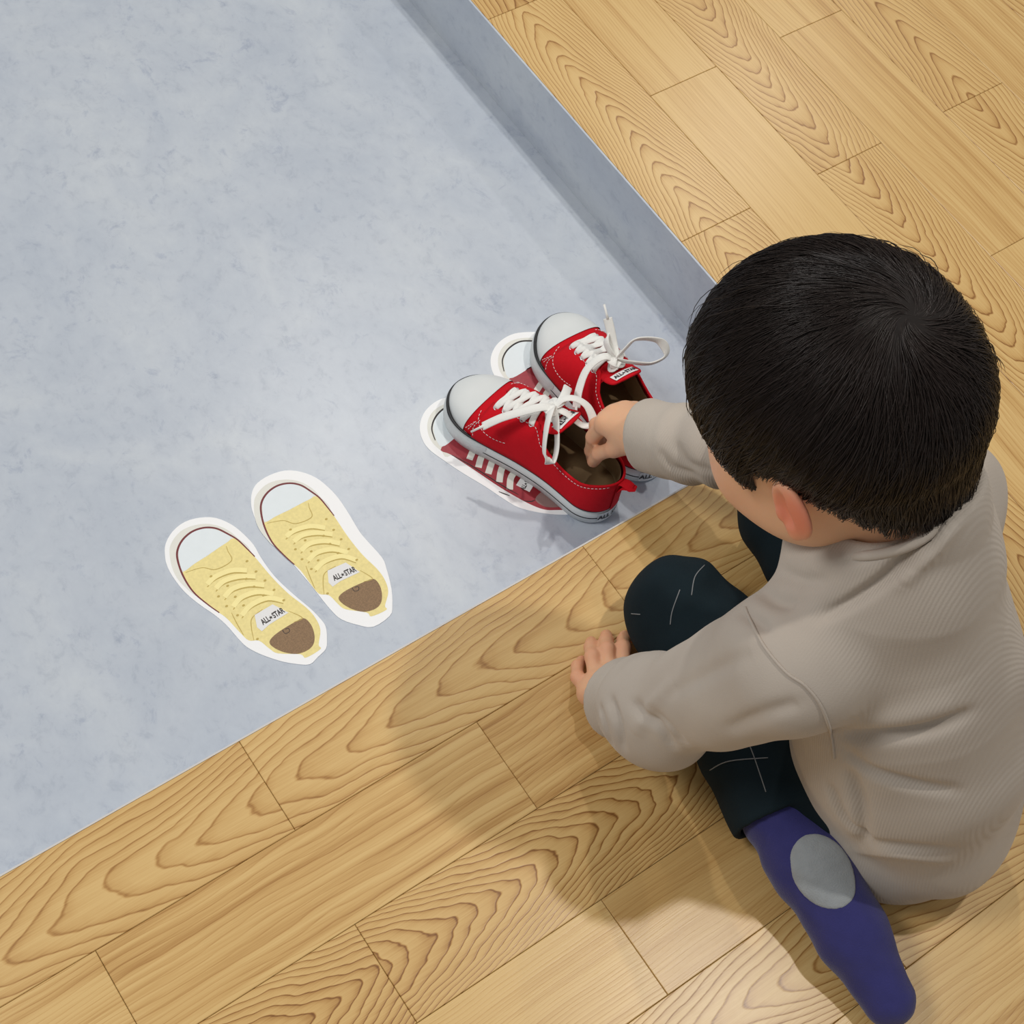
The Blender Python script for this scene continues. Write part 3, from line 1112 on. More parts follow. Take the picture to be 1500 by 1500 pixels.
    for sg in (-1, 1):
        f = (lambda a: a) if sg < 0 else (lambda a: math.pi - a)
        c1 = [S(s, f(a_cut(s) * (.90 if s < .40 else .86)), side, .0024) for s in np.linspace(.02, .64, 70)]
        dashes(c1)
        c2 = [S(.765 - .05 * t_ - .16 * t_ * t_, f(1.05 - .75 * math.sin(t_ * 1.9)), side, .0024) for t_ in np.linspace(0, 1, 50)]
        dashes(c2)
        for k_ in (0, .016):
            c3 = [S(.785 - .035 * t_ - k_ * (1 - t_), f(.25 + .45 * t_), side, .0022) for t_ in np.linspace(0, 1, 20)]
            dashes(c3)
        c4 = [S(.735 + .012 * math.sin(t_ * 3), f(.12 + .62 * t_), side, .0024) for t_ in np.linspace(0, 1, 20)]
        dashes(c4)
    o_ = obj('stitching', *merge(st), M_LABEL, root)
    tag(o_, kind='stuff')
    # ---- heel plate with lettering, wrapped round the back of the sole
    Ow = outline_pts(400, 0.0014, side=side)
    Oc = np.concatenate([Ow[-120:], Ow[:120]])
    d = np.concatenate([[0], np.cumsum(np.linalg.norm(np.diff(Oc, axis=0), axis=1))])
    mid = d[120]

    def wrap(u, z, lift=0.0):
        x = np.interp(mid + u, d, Oc[:, 0])
        y = np.interp(mid + u, d, Oc[:, 1])
        c = np.array([SL * .14, 0])
        v = np.array([x, y]) - c
        v = v / np.linalg.norm(v) * lift
        return (x + v[0], y + v[1], z)
    V = [wrap(u, z) for u in np.linspace(-.0165, .0165, 17) for z in (.0035, .0185)]
    obj('heel_label', V, [tuple(reversed(f_)) for f_ in grid_faces(17, 2)], M_RUBBER, root)
    tv, tf = text_polys('ALL STAR', .0075)
    obj('heel_lettering', [wrap(-x, .011 + y * 1.25, .0005) for x, y in tv], tf, M_BLACK, root, False)
    return root


def heading(a, b):
    return math.atan2(b[1] - a[1], b[0] - a[0])


UPH = (0, 0.2, 1)
near_style = [
    ('lace_loop', [(0, 0, 0), (-.004, .010, .008), (-.012, .024, .003), (-.023, .036, -.012), (-.031, .033, -.021), (-.026, .022, -.014), (-.013, .010, -.002), (0, 0, 0)], (.75, .2, .6)),
    ('lace_loop', [(0, 0, 0), (-.002, -.010, .006), (-.010, -.018, .007), (-.022, -.022, .003), (-.034, -.018, -.006), (-.028, -.010, -.008), (-.012, -.004, .001), (0, 0, 0)], (.3, -.1, 1)),
    ('lace_end', [(0, 0, 0), (.006, .008, .004), (.016, .021, .000), (.029, .035, -.010), (.040, .047, -.024)], (.2, .4, 1)),
    ('lace_end', [(0, 0, 0), (-.002, -.008, .004), (.002, -.020, .002), (.008, -.032, -.008), (.010, -.038, -.020)], (0, -.6, 1)),
]
far_style = [
    ('lace_loop', [(0, 0, 0), (.000, -.008, .012), (-.001, -.018, .021), (-.012, -.036, .020), (-.022, -.040, .008), (-.020, -.026, .001), (-.009, -.010, .000), (0, 0, 0)], (1, .1, .2)),
    ('lace_loop', [(0, 0, 0), (.008, .004, .007), (.016, .003, .012), (.020, -.004, .010), (.014, -.006, .006), (.006, -.003, .003), (0, 0, 0)], (.1, 1, .3)),
    ('lace_end', [(0, 0, 0), (.006, .012, .005), (.006, .028, -.004), (-.004, .042, -.015), (-.016, .052, -.022)], (.3, .6, 1)),
    ('lace_end', [(0, 0, 0), (.012, -.003, .008), (.022, -.005, .017), (.030, -.006, .024)], (-.3, .45, .85)),
]
NH, NT = (0.6150, 0.4665), (0.5690, 0.6510)
FH, FT = (0.6750, 0.4780), (0.6800, 0.6680)
sneaker('red canvas sneaker standing on its sticker, the child gripping its heel opening', (NH[0], NH[1], FZ + ST + 0.0004), heading(NH, NT), 1, near_style)
sneaker('red canvas sneaker with an upright white lace loop, behind the one the child grips', (FH[0], FH[1], FZ + ST + 0.0004), heading(FH, FT), -1, far_style)

# ------------------------------------------------------------------ implicit surfaces
def sdf_mesh(f, lo, hi, h):
    """sparse surface nets of f(P)=0 with cell size h"""
    lo, hi = np.asarray(lo, float), np.asarray(hi, float)
    B = 8
    lev = 32
    n = np.ceil((hi - lo) / (h * lev)).astype(int)
    g = np.stack(np.meshgrid(*[np.arange(k) for k in n], indexing='ij'), -1).reshape(-1, 3)
    c = lo + (g + .5) * h * lev
    g = g[np.abs(f(c)) < h * lev * 1.15]
    sub = np.stack(np.meshgrid(*[np.arange(4)] * 3, indexing='ij'), -1).reshape(-1, 3)
    g = (g[:, None, :] * 4 + sub[None]).reshape(-1, 3)
    c = lo + (g + .5) * h * B
    g = g[np.abs(f(c)) < h * B * 1.15]
    cor = np.stack(np.meshgrid(*[np.arange(B + 1)] * 3, indexing='ij'), -1).reshape(-1, 3)
    cells, vals = [], []
    for k in range(0, len(g), 400):
        gb = g[k:k + 400]
        I = gb[:, None, :] * B + cor[None]
        d = f((lo + I * h).reshape(-1, 3)).reshape(len(gb), B + 1, B + 1, B + 1)
        st = np.stack([d[:, a:a + B, b:b + B, c_:c_ + B] for a in (0, 1) for b in (0, 1) for c_ in (0, 1)], -1)
        neg = (st < 0).sum(-1)
        w = np.nonzero((neg > 0) & (neg < 8))
        cells.append(gb[w[0]] * B + np.stack(w[1:], 1))
        vals.append(st[w])
    cells = np.concatenate(cells)
    vals = np.concatenate(vals)
    co = np.array([(a, b, c_) for a in (0, 1) for b in (0, 1) for c_ in (0, 1)], float)
    acc = np.zeros((len(cells), 3))
    cnt = np.zeros(len(cells))
    for i in range(8):
        for j in range(i + 1, 8):
            if np.abs(co[i] - co[j]).sum() != 1:
                continue
            a, b = vals[:, i], vals[:, j]
            m = (a < 0) != (b < 0)
            t = np.where(m, a / np.where(m, a - b, 1), 0)[:, None]
            acc += np.where(m[:, None], co[i] + t * (co[j] - co[i]), 0)
            cnt += m
    V = lo + (cells + acc / cnt[:, None]) * h
    K = 4096
    key = (cells[:, 0] * K + cells[:, 1]) * K + cells[:, 2]
    order = np.argsort(key)
    ks = key[order]

    def find(cl):
        q = (cl[:, 0] * K + cl[:, 1]) * K + cl[:, 2]
        p = np.clip(np.searchsorted(ks, q), 0, len(ks) - 1)
        return np.where(ks[p] == q, order[p], -1)
    Q = []
    for ax in range(3):
        e = np.zeros(3, int)
        e[ax] = 1
        ci = 4 * e[0] + 2 * e[1] + e[2]
        m = (vals[:, 0] < 0) != (vals[:, ci] < 0)
        idx = np.nonzero(m)[0]
        u, v = (ax + 1) % 3, (ax + 2) % 3
        du, dv = np.zeros(3, int), np.zeros(3, int)
        du[u], dv[v] = 1, 1
        cl = cells[idx]
        q = np.stack([idx, find(cl - du), find(cl - du - dv), find(cl - dv)], 1)
        ok = (q >= 0).all(1)
        q, idx = q[ok], idx[ok]
        flip = vals[idx, 0] > 0
        q[flip] = q[flip][:, ::-1]
        Q.append(q)
    return V, np.concatenate(Q)


def cone(P, a, b, ra, rb):
    a, b = np.asarray(a, float), np.asarray(b, float)
    ab = b - a
    t = np.clip(((P - a) @ ab) / (ab @ ab), 0, 1)
    return np.linalg.norm(P - a - t[:, None] * ab, axis=1) - (ra + (rb - ra) * t)


def chain(P, pts, rad, k=0.004):
    d = None
    for i in range(len(pts) - 1):
        e = cone(P, pts[i], pts[i + 1], rad[i], rad[i + 1])
        d = e if d is None else smin(d, e, k)
    return d


def ellip(P, c, r, A=None):
    q = P - np.asarray(c, float)
    if A is not None:
        q = q @ np.asarray(A).T
    r = np.asarray(r, float)
    k0 = np.linalg.norm(q / r, axis=1)
    k1 = np.linalg.norm(q / (r * r), axis=1) + 1e-9
    return np.where(k0 < .02, -r.min(), k0 * (k0 - 1) / k1)


def smin(a, b, k):
    h = np.clip(.5 + .5 * (b - a) / k, 0, 1)
    return b + (a - b) * h - k * h * (1 - h)


def smax(a, b, k):
    return -smin(-a, -b, k)


def boxed(P, lo, hi, fn, pad=0.03):
    lo, hi = np.asarray(lo) - pad, np.asarray(hi) + pad
    m = ((P > lo) & (P < hi)).all(1)
    # outside the box: distance to it, a safe stand-in
    d = np.linalg.norm(np.maximum(np.maximum(lo - P, P - hi), 0), axis=1) + pad * .6
    if m.any():
        d[m] = np.minimum(fn(P[m]), 9)
    return d


# ------------------------------------------------------------------ child
# head frame: f nose, l left ear, u crown
HC = np.array([0.5416, 0.2782, 0.4186])
HF = np.array([-0.24130503, 0.81041277, -0.53385675])
HL = np.array([-0.96088762, -0.27655879, 0.01449872])
HU = np.array([-0.13589282, 0.51647496, 0.84545062])
HM = np.stack([HF, HL, HU])


def hw(p):
    return HC + np.asarray(p, float) @ HM


NECK = np.array([.563, .207, .362])
LS, LE, LW_ = np.array([.480, .186, .272]), at(964, 1042, .110), at(895, 1010, .032)
RS, RE, RW = np.array([.645, .225, .280]), np.array([.668, .345, .150]), np.array([.6220, .4630, .056])
HIP = np.array([.603, .098, .075])
LHIP, LKN, LAN = np.array([.572, .135, .062]), np.array([.546, .316, .050]), np.array([.514, .140, .042])
RHIP, RKN, RAN = np.array([.652, .150, .062]), np.array([.684, .338, .050]), np.array([.728, .165, .042])
LHEEL, LTOE = np.array([.508, .098, .042]), np.array([.500, -.015, .022])
RHEEL, RTOE = np.array([.736, .125, .042]), np.array([.754, .010, .022])


def head_sdf(P):
    q = (P - HC) @ HM.T

    def E(c, r):
        return ellip(q, c, r)
    d = E((-.004, 0, .010), (.086, .071, .080))
    d = smin(d, E((.034, 0, -.030), (.050, .056, .062)), .03)
    d = smin(d, E((.038, 0, -.068), (.034, .036, .030)), .025)       # jaw and chin
    for s in (-1, 1):
        d = smin(d, E((.044, s * .031, -.046), (.030, .026, .028)), .018)   # cheeks
    for s in (-1, 1):
        d = smin(d, E((.012, s * .036, -.060), (.034, .024, .028)), .016)   # jaw angles
    d = smin(d, cone(q, (.078, 0, -.018), (.091, 0, -.042), .0055, .0085), .012)   # nose
    d = smin(d, cone(q, (.071, -.030, -.004), (.071, .030, -.004), .008, .008), .016)   # brow
    for s in (-1, 1):
        d = smax(d, -E((.0855, s * .026, -.019), (.010, .014, .007)), .010)   # eye hollows
    d = smin(d, E((.079, 0, -.0655), (.007, .015, .0035)), .006)      # lips
    d = smax(d, -E((.088, 0, -.0655), (.006, .016, .0008)), .003)
    d = smin(d, E((.078, 0, -.0705), (.006, .012, .0032)), .005)
    for s in (-1, 1):                                               # ears
        c = np.array([-.011, s * .0740, -.026])
        t = math.radians(-10)
        ax = np.array([[math.cos(t), s * math.sin(t), 0], [-s * math.sin(t), math.cos(t), 0], [0, 0, 1]])
        t2 = math.radians(-12)
        ax2 = np.array([[math.cos(t2), 0, math.sin(t2)], [0, 1, 0], [-math.sin(t2), 0, math.cos(t2)]])
        A = ax2 @ ax
        ear = ellip(q, c, (.0135, .0048, .0215), A)
        loc = (q - c) @ A.T
        bowl = ellip(loc, (.0025, s * .0050, .003), (.0076, .0052, .0140))
        ear = smax(ear, -bowl, .003)
        anti = ellip(loc, (-.0030, s * .0005, .001), (.0024, .0036, .0115))
        ear = smin(ear, anti, .003)
        ear = smin(ear, ellip(loc, (.0055, s * .001, -.0165), (.0050, .0034, .0062)), .004)   # lobe
        ear = smin(ear, ellip(loc, (.0105, s * .000, -.004), (.0030, .0040, .005)), .003)    # tragus
        d = smin(d, ear, .004)
    return d


def finger(P, pts, r0, r1):
    n = len(pts)
    return chain(P, pts, np.linspace(r0, r1, n), .003)


# left hand rests on the floor, fingers bent at the middle joint
LH = {
    'pinky': [at(862, 1016, .026), at(846, 992, .023), at(846, 976, .012), at(852, 968, .006)],
    'ring': [at(874, 999, .030), at(868, 962, .029), at(866, 948, .015), at(866, 941, .0065)],
    'middle': [at(892, 991, .031), at(889, 951, .030), at(888, 938, .016), at(888, 931, .0065)],
    'index': [at(912, 984, .029), at(913, 948, .028), at(914, 938, .015), at(915, 932, .0065)],
    'thumb': [at(902, 1012, .022), at(926, 996, .015), at(942, 980, .010), at(950, 968, .008)],
}
# right hand reaches into the near sneaker
RH = {
    'index': [at(886, 622, .030), at(869, 640, .004), at(866, 660, -.024), at(868, 674, -.040)],
    'middle': [at(899, 609, .032), at(874, 622, .010), at(868, 644, -.024), at(872, 660, -.040)],
    'ring': [at(915, 604, .029), at(886, 612, .010), at(878, 634, -.020), at(882, 650, -.038)],
    'pinky': [at(931, 605, .023), at(905, 612, .004), at(893, 630, -.020), at(895, 643, -.034)],
    'thumb': [at(928, 660, .030), at(900, 657, .017), at(878, 664, -.002), at(869, 676, -.024)],
}


def hand_sdf(P, H, wrist, pk, r):
    d = None
    palm = None
    for nm in ('index', 'middle', 'ring', 'pinky'):
        m = np.array(H[nm][0])
        e = cone(P, wrist, m, .0150, .0098)
        palm = e if palm is None else smin(palm, e, .010)
    d = palm
    e = cone(P, np.asarray(wrist) * .6 + np.array(H['thumb'][1]) * .4, H['thumb'][1], .0125, .0085)
    d = smin(d, e, .008)
    for nm in ('index', 'middle', 'ring', 'pinky'):
        k = r * (.88 if nm == 'pinky' else 1)
        d = smin(d, finger(P, H[nm], k * 1.12, k * .86), .0025)
    d = smin(d, finger(P, H['thumb'][1:], r * 1.12, r * .92), .003)
    for nm in ('index', 'middle', 'ring', 'pinky'):      # knuckles
        d = smin(d, np.linalg.norm(P - (np.array(H[nm][0]) + [0, 0, .0035]), axis=1) - .0078, .003)
    return d


LWH = np.array(at(902, 1022, .031))
RWH = np.array(at(938, 636, .046))


def body_sdf(P):
    d = boxed(P, HC - .12, HC + .12, head_sdf, .01)
    d = smin(d, cone(P, hw((-.026, 0, -.035)), NECK, .036, .037), .018)
    t = chain(P, [HIP, np.array([.590, .125, .150]), np.array([.577, .160, .225]), NECK - [0, 0, .03]], [.052, .050, .054, .036], .03)
    t = smin(t, cone(P, LS, RS, .030, .030), .03)
    d = smin(d, t, .02)
    d = smin(d, chain(P, [LS, LE, LWH], [.028, .024, .0165], .01), .015)
    d = smin(d, chain(P, [RS, RE, RWH], [.028, .024, .0165], .01), .015)
    d = smin(d, chain(P, [LHIP, LKN, LAN], [.044, .032, .021], .012), .02)
    d = smin(d, chain(P, [RHIP, RKN, RAN], [.044, .032, .021], .012), .02)
    d = smin(d, chain(P, [LAN, LHEEL, LTOE], [.021, .021, .013], .01), .01)
    d = smin(d, chain(P, [RAN, RHEEL, RTOE], [.021, .021, .013], .01), .01)
    d = smin(d, boxed(P, at(880, 985, .02) - .05, at(880, 985, .02) + .05, lambda q: hand_sdf(q, LH, LWH, 0, .0060)), .006)
    d = smin(d, boxed(P, at(900, 640, .0) - .065, at(900, 640, .0) + .065, lambda q: hand_sdf(q, RH, RWH, 0, .0062)), .006)
    return d


V, Q = sdf_mesh(body_sdf, (.36, -.09, -.08), (.80, .56, .54), .0017)
person = quads_obj('person', V, Q, M_SKIN)
bl = np.zeros(len(V))
for s in (-1, 1):
    bl = np.maximum(bl, .85 * np.exp(-(np.linalg.norm(V - hw((-.012, s * .082, -.026)), axis=1) / .021) ** 4))
    bl = np.maximum(bl, .22 * np.exp(-(np.linalg.norm(V - hw((.055, s * .045, -.04)), axis=1) / .025) ** 2))
bl = np.maximum(bl, .7 * np.exp(-(np.linalg.norm((V - hw((.085, 0, -.068))) / .012, axis=1)) ** 2))
for H_ in (LH, RH):
    for nm_, c_ in H_.items():
        for p_, a_ in zip(c_, (.22, .30, .30, .35)):
            bl = np.maximum(bl, a_ * np.exp(-(np.linalg.norm(V - np.array(p_), axis=1) / .010) ** 2))
person.data.attributes.new('blush', 'FLOAT', 'POINT').data.foreach_set('value', bl.astype(np.float32))
tag(person, 'child with short black hair and taupe shirt kneeling on the wood, reaching into red sneakers', 'person')


# ---- trousers
def noise3(P, sc, seed=0):
    r = np.random.default_rng(seed)
    d = 0
    for _ in range(5):
        k = r.normal(size=3) * sc
        d = d + np.sin(P @ k + r.uniform(0, 6.28))
    return d / 5


def pants_sdf(P):
    d = chain(P, [HIP + [0, .01, -.005], LHIP, LKN], [.070, .056, .043], .02)
    d = smin(d, chain(P, [HIP + [0, .01, -.005], RHIP, RKN], [.070, .056, .043], .02), .02)
    # lower legs, open at the ankle
    for kn, an in ((LKN, LAN), (RKN, RAN)):
        ax = an - kn
        ax = ax / np.linalg.norm(ax)
        sh = cone(P, kn, an + ax * .03, .043, .041)
        sh = smax(sh, (P - an) @ ax - .004, .003)
        sh = smax(sh, -smax(cone(P, kn, an + ax * .05, .036, .034), -((P - an) @ ax) - .03, .003), .003)
        d = smin(d, sh, .008)
    d = d + .0022 * noise3(P, 55, 3) + .0012 * noise3(P, 120, 5)
    return smax(d, .0012 - P[:, 2], .004)


V, Q = sdf_mesh(pants_sdf, (.42, .0, -.01), (.82, .43, .17), .0022)
pants = quads_obj('trousers', V, Q, M_PANTS, person)


# ---- socks
def sock_sdf(P, an, heel, toe):
    up = an + (an - heel) * .6
    d = chain(P, [up, an, heel], [.027, .030, .031], .01)
    d = smin(d, cone(P, heel, heel * .45 + toe * .55, .032, .027), .012)
    d = smin(d, cone(P, heel * .45 + toe * .55, toe, .027, .0185), .010)
    d = smin(d, cone(P, an + [0, 0, -.008], toe + [0, 0, -.004], .022, .016), .012)
    return smax(d + .0007 * noise3(P, 160, 8), .0012 - P[:, 2], .004)


for an, heel, toe in ((LAN, LHEEL, LTOE), (RAN, RHEEL, RTOE)):
    lo = np.minimum(np.minimum(an, heel), toe) - .045
    hi = np.maximum(np.maximum(an, heel), toe) + .045
    V, Q = sdf_mesh(lambda P: sock_sdf(P, an, heel, toe), lo, hi, .0018)
    sk = quads_obj('sock', V, Q, M_SOCK, person)
    ax = (toe - heel) / np.linalg.norm(toe - heel)

    def patch(P):
        d = sock_sdf(P, an, heel, toe) - .0009
        c = heel + ax * .012 + np.array([-.006, -.002, .024])
        return smax(d, ellip(P, c, (.022, .030, .026)), .001)
    V, Q = sdf_mesh(patch, lo, hi, .0016)
    quads_obj('heel_patch', V, Q, M_HEEL, sk)


# ---- shirt
def shirt_sdf(P):
    t = chain(P, [HIP, np.array([.592, .122, .140]), np.array([.580, .158, .215]), np.array([.570, .180, .275]), np.array([.566, .192, .318])], [.079, .081, .078, .062, .056], .03)
    flare = ellip(P, (.602, .092, .035), (.074, .076, .060))
    t = smin(t, flare, .03)
    t = smin(t, chain(P, [LS + [.012, 0, -.004], NECK + [0, .004, -.028], RS + [-.01, 0, -.004]], [.043, .046, .043], .02), .03)
    neck = cone(P, NECK + [0, -.004, -.035], NECK + [0, .004, .012], .064, .050)
    nax = hw((-.022, 0, -.056)) - NECK
    nax = nax / np.linalg.norm(nax)
    sh = (P - NECK) @ nax
    neck = smax(neck, sh - .010, .004)
    t = smin(t, neck, .022)
    # sleeves with folds, open at the cuff
    for S_, E_, W_, r0, r1, r2, sd in ((LS, LE, LW_, .046, .037, .031, 1), (RS, RE, RW, .046, .040, .030, 2)):
        ax = (W_ - E_) / np.linalg.norm(W_ - E_)
        end = W_ + ax * .02
        a = chain(P, [S_, E_, end], [r0, r1, r2], .022)
        al = (P - E_) @ ax
        a = a + .0024 * np.sin(al * 210 + 2.5 * noise3(P, 30, 11 + sd)) * np.clip(al / .05, 0, 1) * np.clip((np.linalg.norm(W_ - E_) - al - .03) / .03, 0, 1)
        cut = (P - W_) @ ax
        if sd == 1:
            cut = cut + .029
        if sd == 2:
            cut = cut + .10 * ((P - W_) @ np.array([0, 0, 1.]))
        a = smax(a, cut, .003)
        if sd == 2:
            a = smax(a, -smax(cone(P, W_ - ax * .02, end, r2 - .007, r2 - .007), -(cut + .009), .002), .002)
        t = smin(t, a, .020)
    # soft drapes over the back
    body = np.clip((P[:, 2] - .02) / .06, 0, 1)
    t = t + .0030 * np.sin(P @ np.array([22, -30, 64.]) + 3.0 * noise3(P, 16, 21)) * np.clip((.20 - P[:, 2]) / .1, 0, 1)
    t = t + .0020 * noise3(P, 34, 22) * body + .0010 * noise3(P, 80, 23)
    # neck opening
    t = smax(t, -cone(P, NECK + nax * .036, NECK + nax * .10, .0455, .0500), .004)
    # hollow above the legs, hem near the floor
    t = smax(t, .010 - P[:, 2] + .004 * np.sin(P[:, 0] * 90 + 1.2), .003)
    return t


V, Q = sdf_mesh(shirt_sdf, (.36, -.06, -.01), (.80, .52, .42), .0020)

# creases pressed into the cloth: picture polylines cast onto the shirt surface
tris = np.concatenate([Q[:, [0, 1, 2]], Q[:, [0, 2, 3]]])
bvh = BVHTree.FromPolygons([Vector(v) for v in V], [tuple(map(int, t)) for t in tris])


def cast(px, py, tree):
    d = ray(px, py)
    h, nrm, _, _ = tree.ray_cast(Vector(CC), Vector(d))
    return (np.array(h), np.array(nrm)) if h is not None else (None, None)


def cast_line(pts, tree, n=8):
    out, nr = [], []
    for p in catmull([np.array(p, float) for p in pts], n):
        h, m = cast(p[0], p[1], tree)
        if h is not None and (not out or np.linalg.norm(h - out[-1]) < .05):
            out.append(h)
            nr.append(m)
    return np.array(out), np.array(nr)


creases = [
    ([(1405, 710), (1370, 770), (1310, 835), (1250, 880), (1200, 905)], -.0085, .0042),
    ([(1410, 735), (1380, 790), (1320, 855)], .0045, .0060),
    ([(1385, 725), (1340, 775), (1285, 812), (1230, 826)], -.0035, .0026),
    ([(1235, 1078), (1300, 1078), (1360, 1070), (1420, 1045)], -.0075, .0060),
    ([(1245, 1060), (1320, 1050), (1400, 1030)], .0030, .0090),
    ([(1240, 1100), (1275, 1130), (1340, 1150), (1400, 1160)], -.0055, .0060),
    ([(1245, 1130), (1260, 1180), (1265, 1240)], -.0065, .0050),
    ([(1215, 1150), (1235, 1200), (1270, 1235)], -.0060, .0045),
    ([(1250, 1245), (1310, 1250), (1390, 1262)], .0035, .0060),
    ([(1255, 1232), (1320, 1240), (1400, 1245)], -.0035, .0060),
    ([(1065, 1070), (1110, 1050), (1170, 1030)], -.0035, .0060),
    ([(970, 1020), (1040, 985), (1100, 955)], -.0030, .0060),
    ([(925, 1030), (960, 1060), (985, 1095)], -.0060, .0050),
    ([(893, 1022), (905, 1060), (912, 1098)], -.0055, .0038),
    ([(878, 1035), (886, 1065), (895, 1092)], -.0045, .0032),
    ([(985, 1000), (950, 1040), (930, 1075)], .0035, .0060),
    ([(1000, 1090), (985, 1070), (955, 1040)], -.0035, .0050),
    ([(1085, 893), (1110, 910), (1125, 925)], -.0045, .0050),
    ([(1112, 862), (1140, 880), (1165, 885)], -.0050, .0050),
    ([(1140, 835), (1175, 850), (1210, 850)], -.0035, .0050),
    ([(965, 660), (985, 685), (1020, 695)], -.0030, .0045),
    ([(990, 650), (1010, 680), (1045, 690)], -.0025, .0045),
]
vn = np.zeros_like(V)
fn = np.cross(V[Q[:, 2]] - V[Q[:, 0]], V[Q[:, 3]] - V[Q[:, 1]])
for k in range(4):
    np.add.at(vn, Q[:, k], fn)
vn /= np.linalg.norm(vn, axis=1)[:, None] + 1e-12
disp = np.zeros(len(V))
for pts, dep, wid in creases:
    L, _ = cast_line(pts, bvh, 30)
    if len(L) < 3:
        continue
    sel = np.nonzero(((V > L.min(0) - .03) & (V < L.max(0) + .03)).all(1))[0]
    D = np.linalg.norm(V[sel][:, None, :] - L[None], axis=2)
    i = D.argmin(1)
    fade = np.sin(np.pi * np.clip((np.arange(len(L)) + 1) / (len(L) + 1), .02, .98)) ** .5
    disp[sel] += dep * fade[i] * np.exp(-(D.min(1) / wid) ** 2)
V = V + vn * disp[:, None]
shirt = quads_obj('shirt', V, Q, SHIRT, person)
ribm = np.clip((np.minimum(cone(V, LS - [.0, 0, 0], LE, .05, .05), cone(V, RS, RE, .05, .05)) + .004) / .012, 0, 1)
at_ = shirt.data.attributes.new('rib', 'FLOAT', 'POINT')
at_.data.foreach_set('value', ribm.astype(np.float32))
tris = np.concatenate([Q[:, [0, 1, 2]], Q[:, [0, 2, 3]]])
bvh = BVHTree.FromPolygons([Vector(v) for v in V], [tuple(map(int, t)) for t in tris])
# shoulder seam
L, nr = cast_line([(1092, 890), (1102, 915), (1122, 950), (1152, 985), (1180, 1005), (1203, 1035), (1218, 1078), (1222, 1110)], bvh, 10)
obj('shoulder_seam', *tube(L + nr * .0004, .0011, 6), SHIRT, shirt)
# collar band
ring = []
nax = hw((-.022, 0, -.056)) - NECK
nax /= np.linalg.norm(nax)
e1 = np.cross(nax, [0, 0, 1.0])
e1 /= np.linalg.norm(e1)
e2 = np.cross(nax, e1)
ring = [NECK + nax * (.0105 + .0012 * math.sin(3 * a)) + (.0488 + .0010 * math.sin(5 * a)) * (math.cos(a) * e1 + math.sin(a) * e2) for a in np.linspace(0, 2 * math.pi, 60, endpoint=False)]
obj('collar', *tube(ring, .0034, 8, True), SHIRT, shirt)

# trouser top stitching
pm = pants.data
pbvh = BVHTree.FromPolygons([v.co.copy() for v in pm.vertices], [tuple(p.vertices) for p in pm.polygons])
for pts in ([(996, 864), (985, 895), (982, 915)], [(1032, 828), (1018, 845), (1013, 872)], [(1040, 1128), (1068, 1115), (1125, 1110)], [(1095, 1085), (1105, 1110), (1122, 1160)], [(925, 899), (938, 900)], [(1090, 1256), (1098, 1250), (1104, 1244)]):
    L, nr = cast_line(pts, pbvh, 8)
    if len(L) > 3:
        obj('stitch_line', *tube(L + nr * .0002, .00045, 5), M_THREAD, pants)

# ---- eyes and brows
for s in (-1, 1):
    c = np.array([.0765, s * .026, -.019])
    th_, ph_ = np.meshgrid(np.linspace(0, math.pi, 9), np.linspace(0, 2 * math.pi, 16, endpoint=False), indexing='ij')
    U = np.stack([np.sin(th_) * np.cos(ph_), np.sin(th_) * np.sin(ph_), np.cos(th_)], -1).reshape(-1, 3)
    fc = [(i * 16 + j, i * 16 + (j + 1) % 16, (i + 1) * 16 + (j + 1) % 16, (i + 1) * 16 + j) for i in range(8) for j in range(16)]
    ey = obj('eye', [hw(c + u * (.0072, .0100, .0042)) for u in U], fc, M_EYE, person)
    obj('iris', [hw(c + np.array([.0058, 0, -.0008]) + u * (.0020, .0052, .0038)) for u in U], fc, M_IRIS, ey)
    br = catmull([(.0775, s * .012, -.003), (.0765, s * .025, .0005), (.069, s * .038, -.002)], 5)
    obj('eyebrow', *tube([hw(p) for p in br], [.0010, .0017, .0019, .0020, .0020, .0019, .0018, .0016, .0014, .0011, .0006], 5), M_HAIRCAP, person)

# ---- hair
CEN = np.array([-.004, 0, .010])
RAD = np.array([.0875, .0735, .0825])
WH = np.array([-.70, .02, .71])
WH /= np.linalg.norm(WH)
AZ = np.radians([-180, -150, -125, -112, -95, -78, -66, -50, -30, 0, 30, 50, 66, 78, 95, 112, 125, 150, 180])
EL = np.radians([-45, -45, -43, -30, -5, -7, -36, -12, -6, -4, -6, -12, -36, -7, -5, -30, -43, -45, -45])


def hairline(az):
    return np.interp(az, AZ, EL)


def scalp(d, off):
    """point on the ellipsoid along direction d (head axes), raised by off"""
    r = 1 / np.sqrt(((d / RAD) ** 2).sum(-1, keepdims=True))
    az_ = np.arctan2(d[..., 1], d[..., 0])
    el_ = np.arcsin(np.clip(d[..., 2], -1, 1))
    p = d * r
    # the nape: below the skull's widest part the hair follows the neck
    e0 = math.radians(-24)
    dn = np.stack([math.cos(e0) * np.cos(az_), math.cos(e0) * np.sin(az_), np.full_like(az_, math.sin(e0))], -1)
    pn = dn / np.sqrt(((dn / RAD) ** 2).sum(-1, keepdims=True))
    nk = np.stack([-.028 + .042 * np.cos(az_), .042 * np.sin(az_), np.full_like(az_, -.088)], -1)
    tn = np.clip((e0 - el_) / math.radians(36), 0, 1.2)[..., None]
    q_ = pn + (nk - pn) * tn
    wb = (np.clip((-np.cos(az_) - .15) / .3, 0, 1) * (el_ < e0))[..., None]
    p = p + (q_ - p) * wb
    n = p / RAD ** 2
    n /= np.linalg.norm(n, axis=-1, keepdims=True)
    return CEN + p + n * np.asarray(off)[..., None]


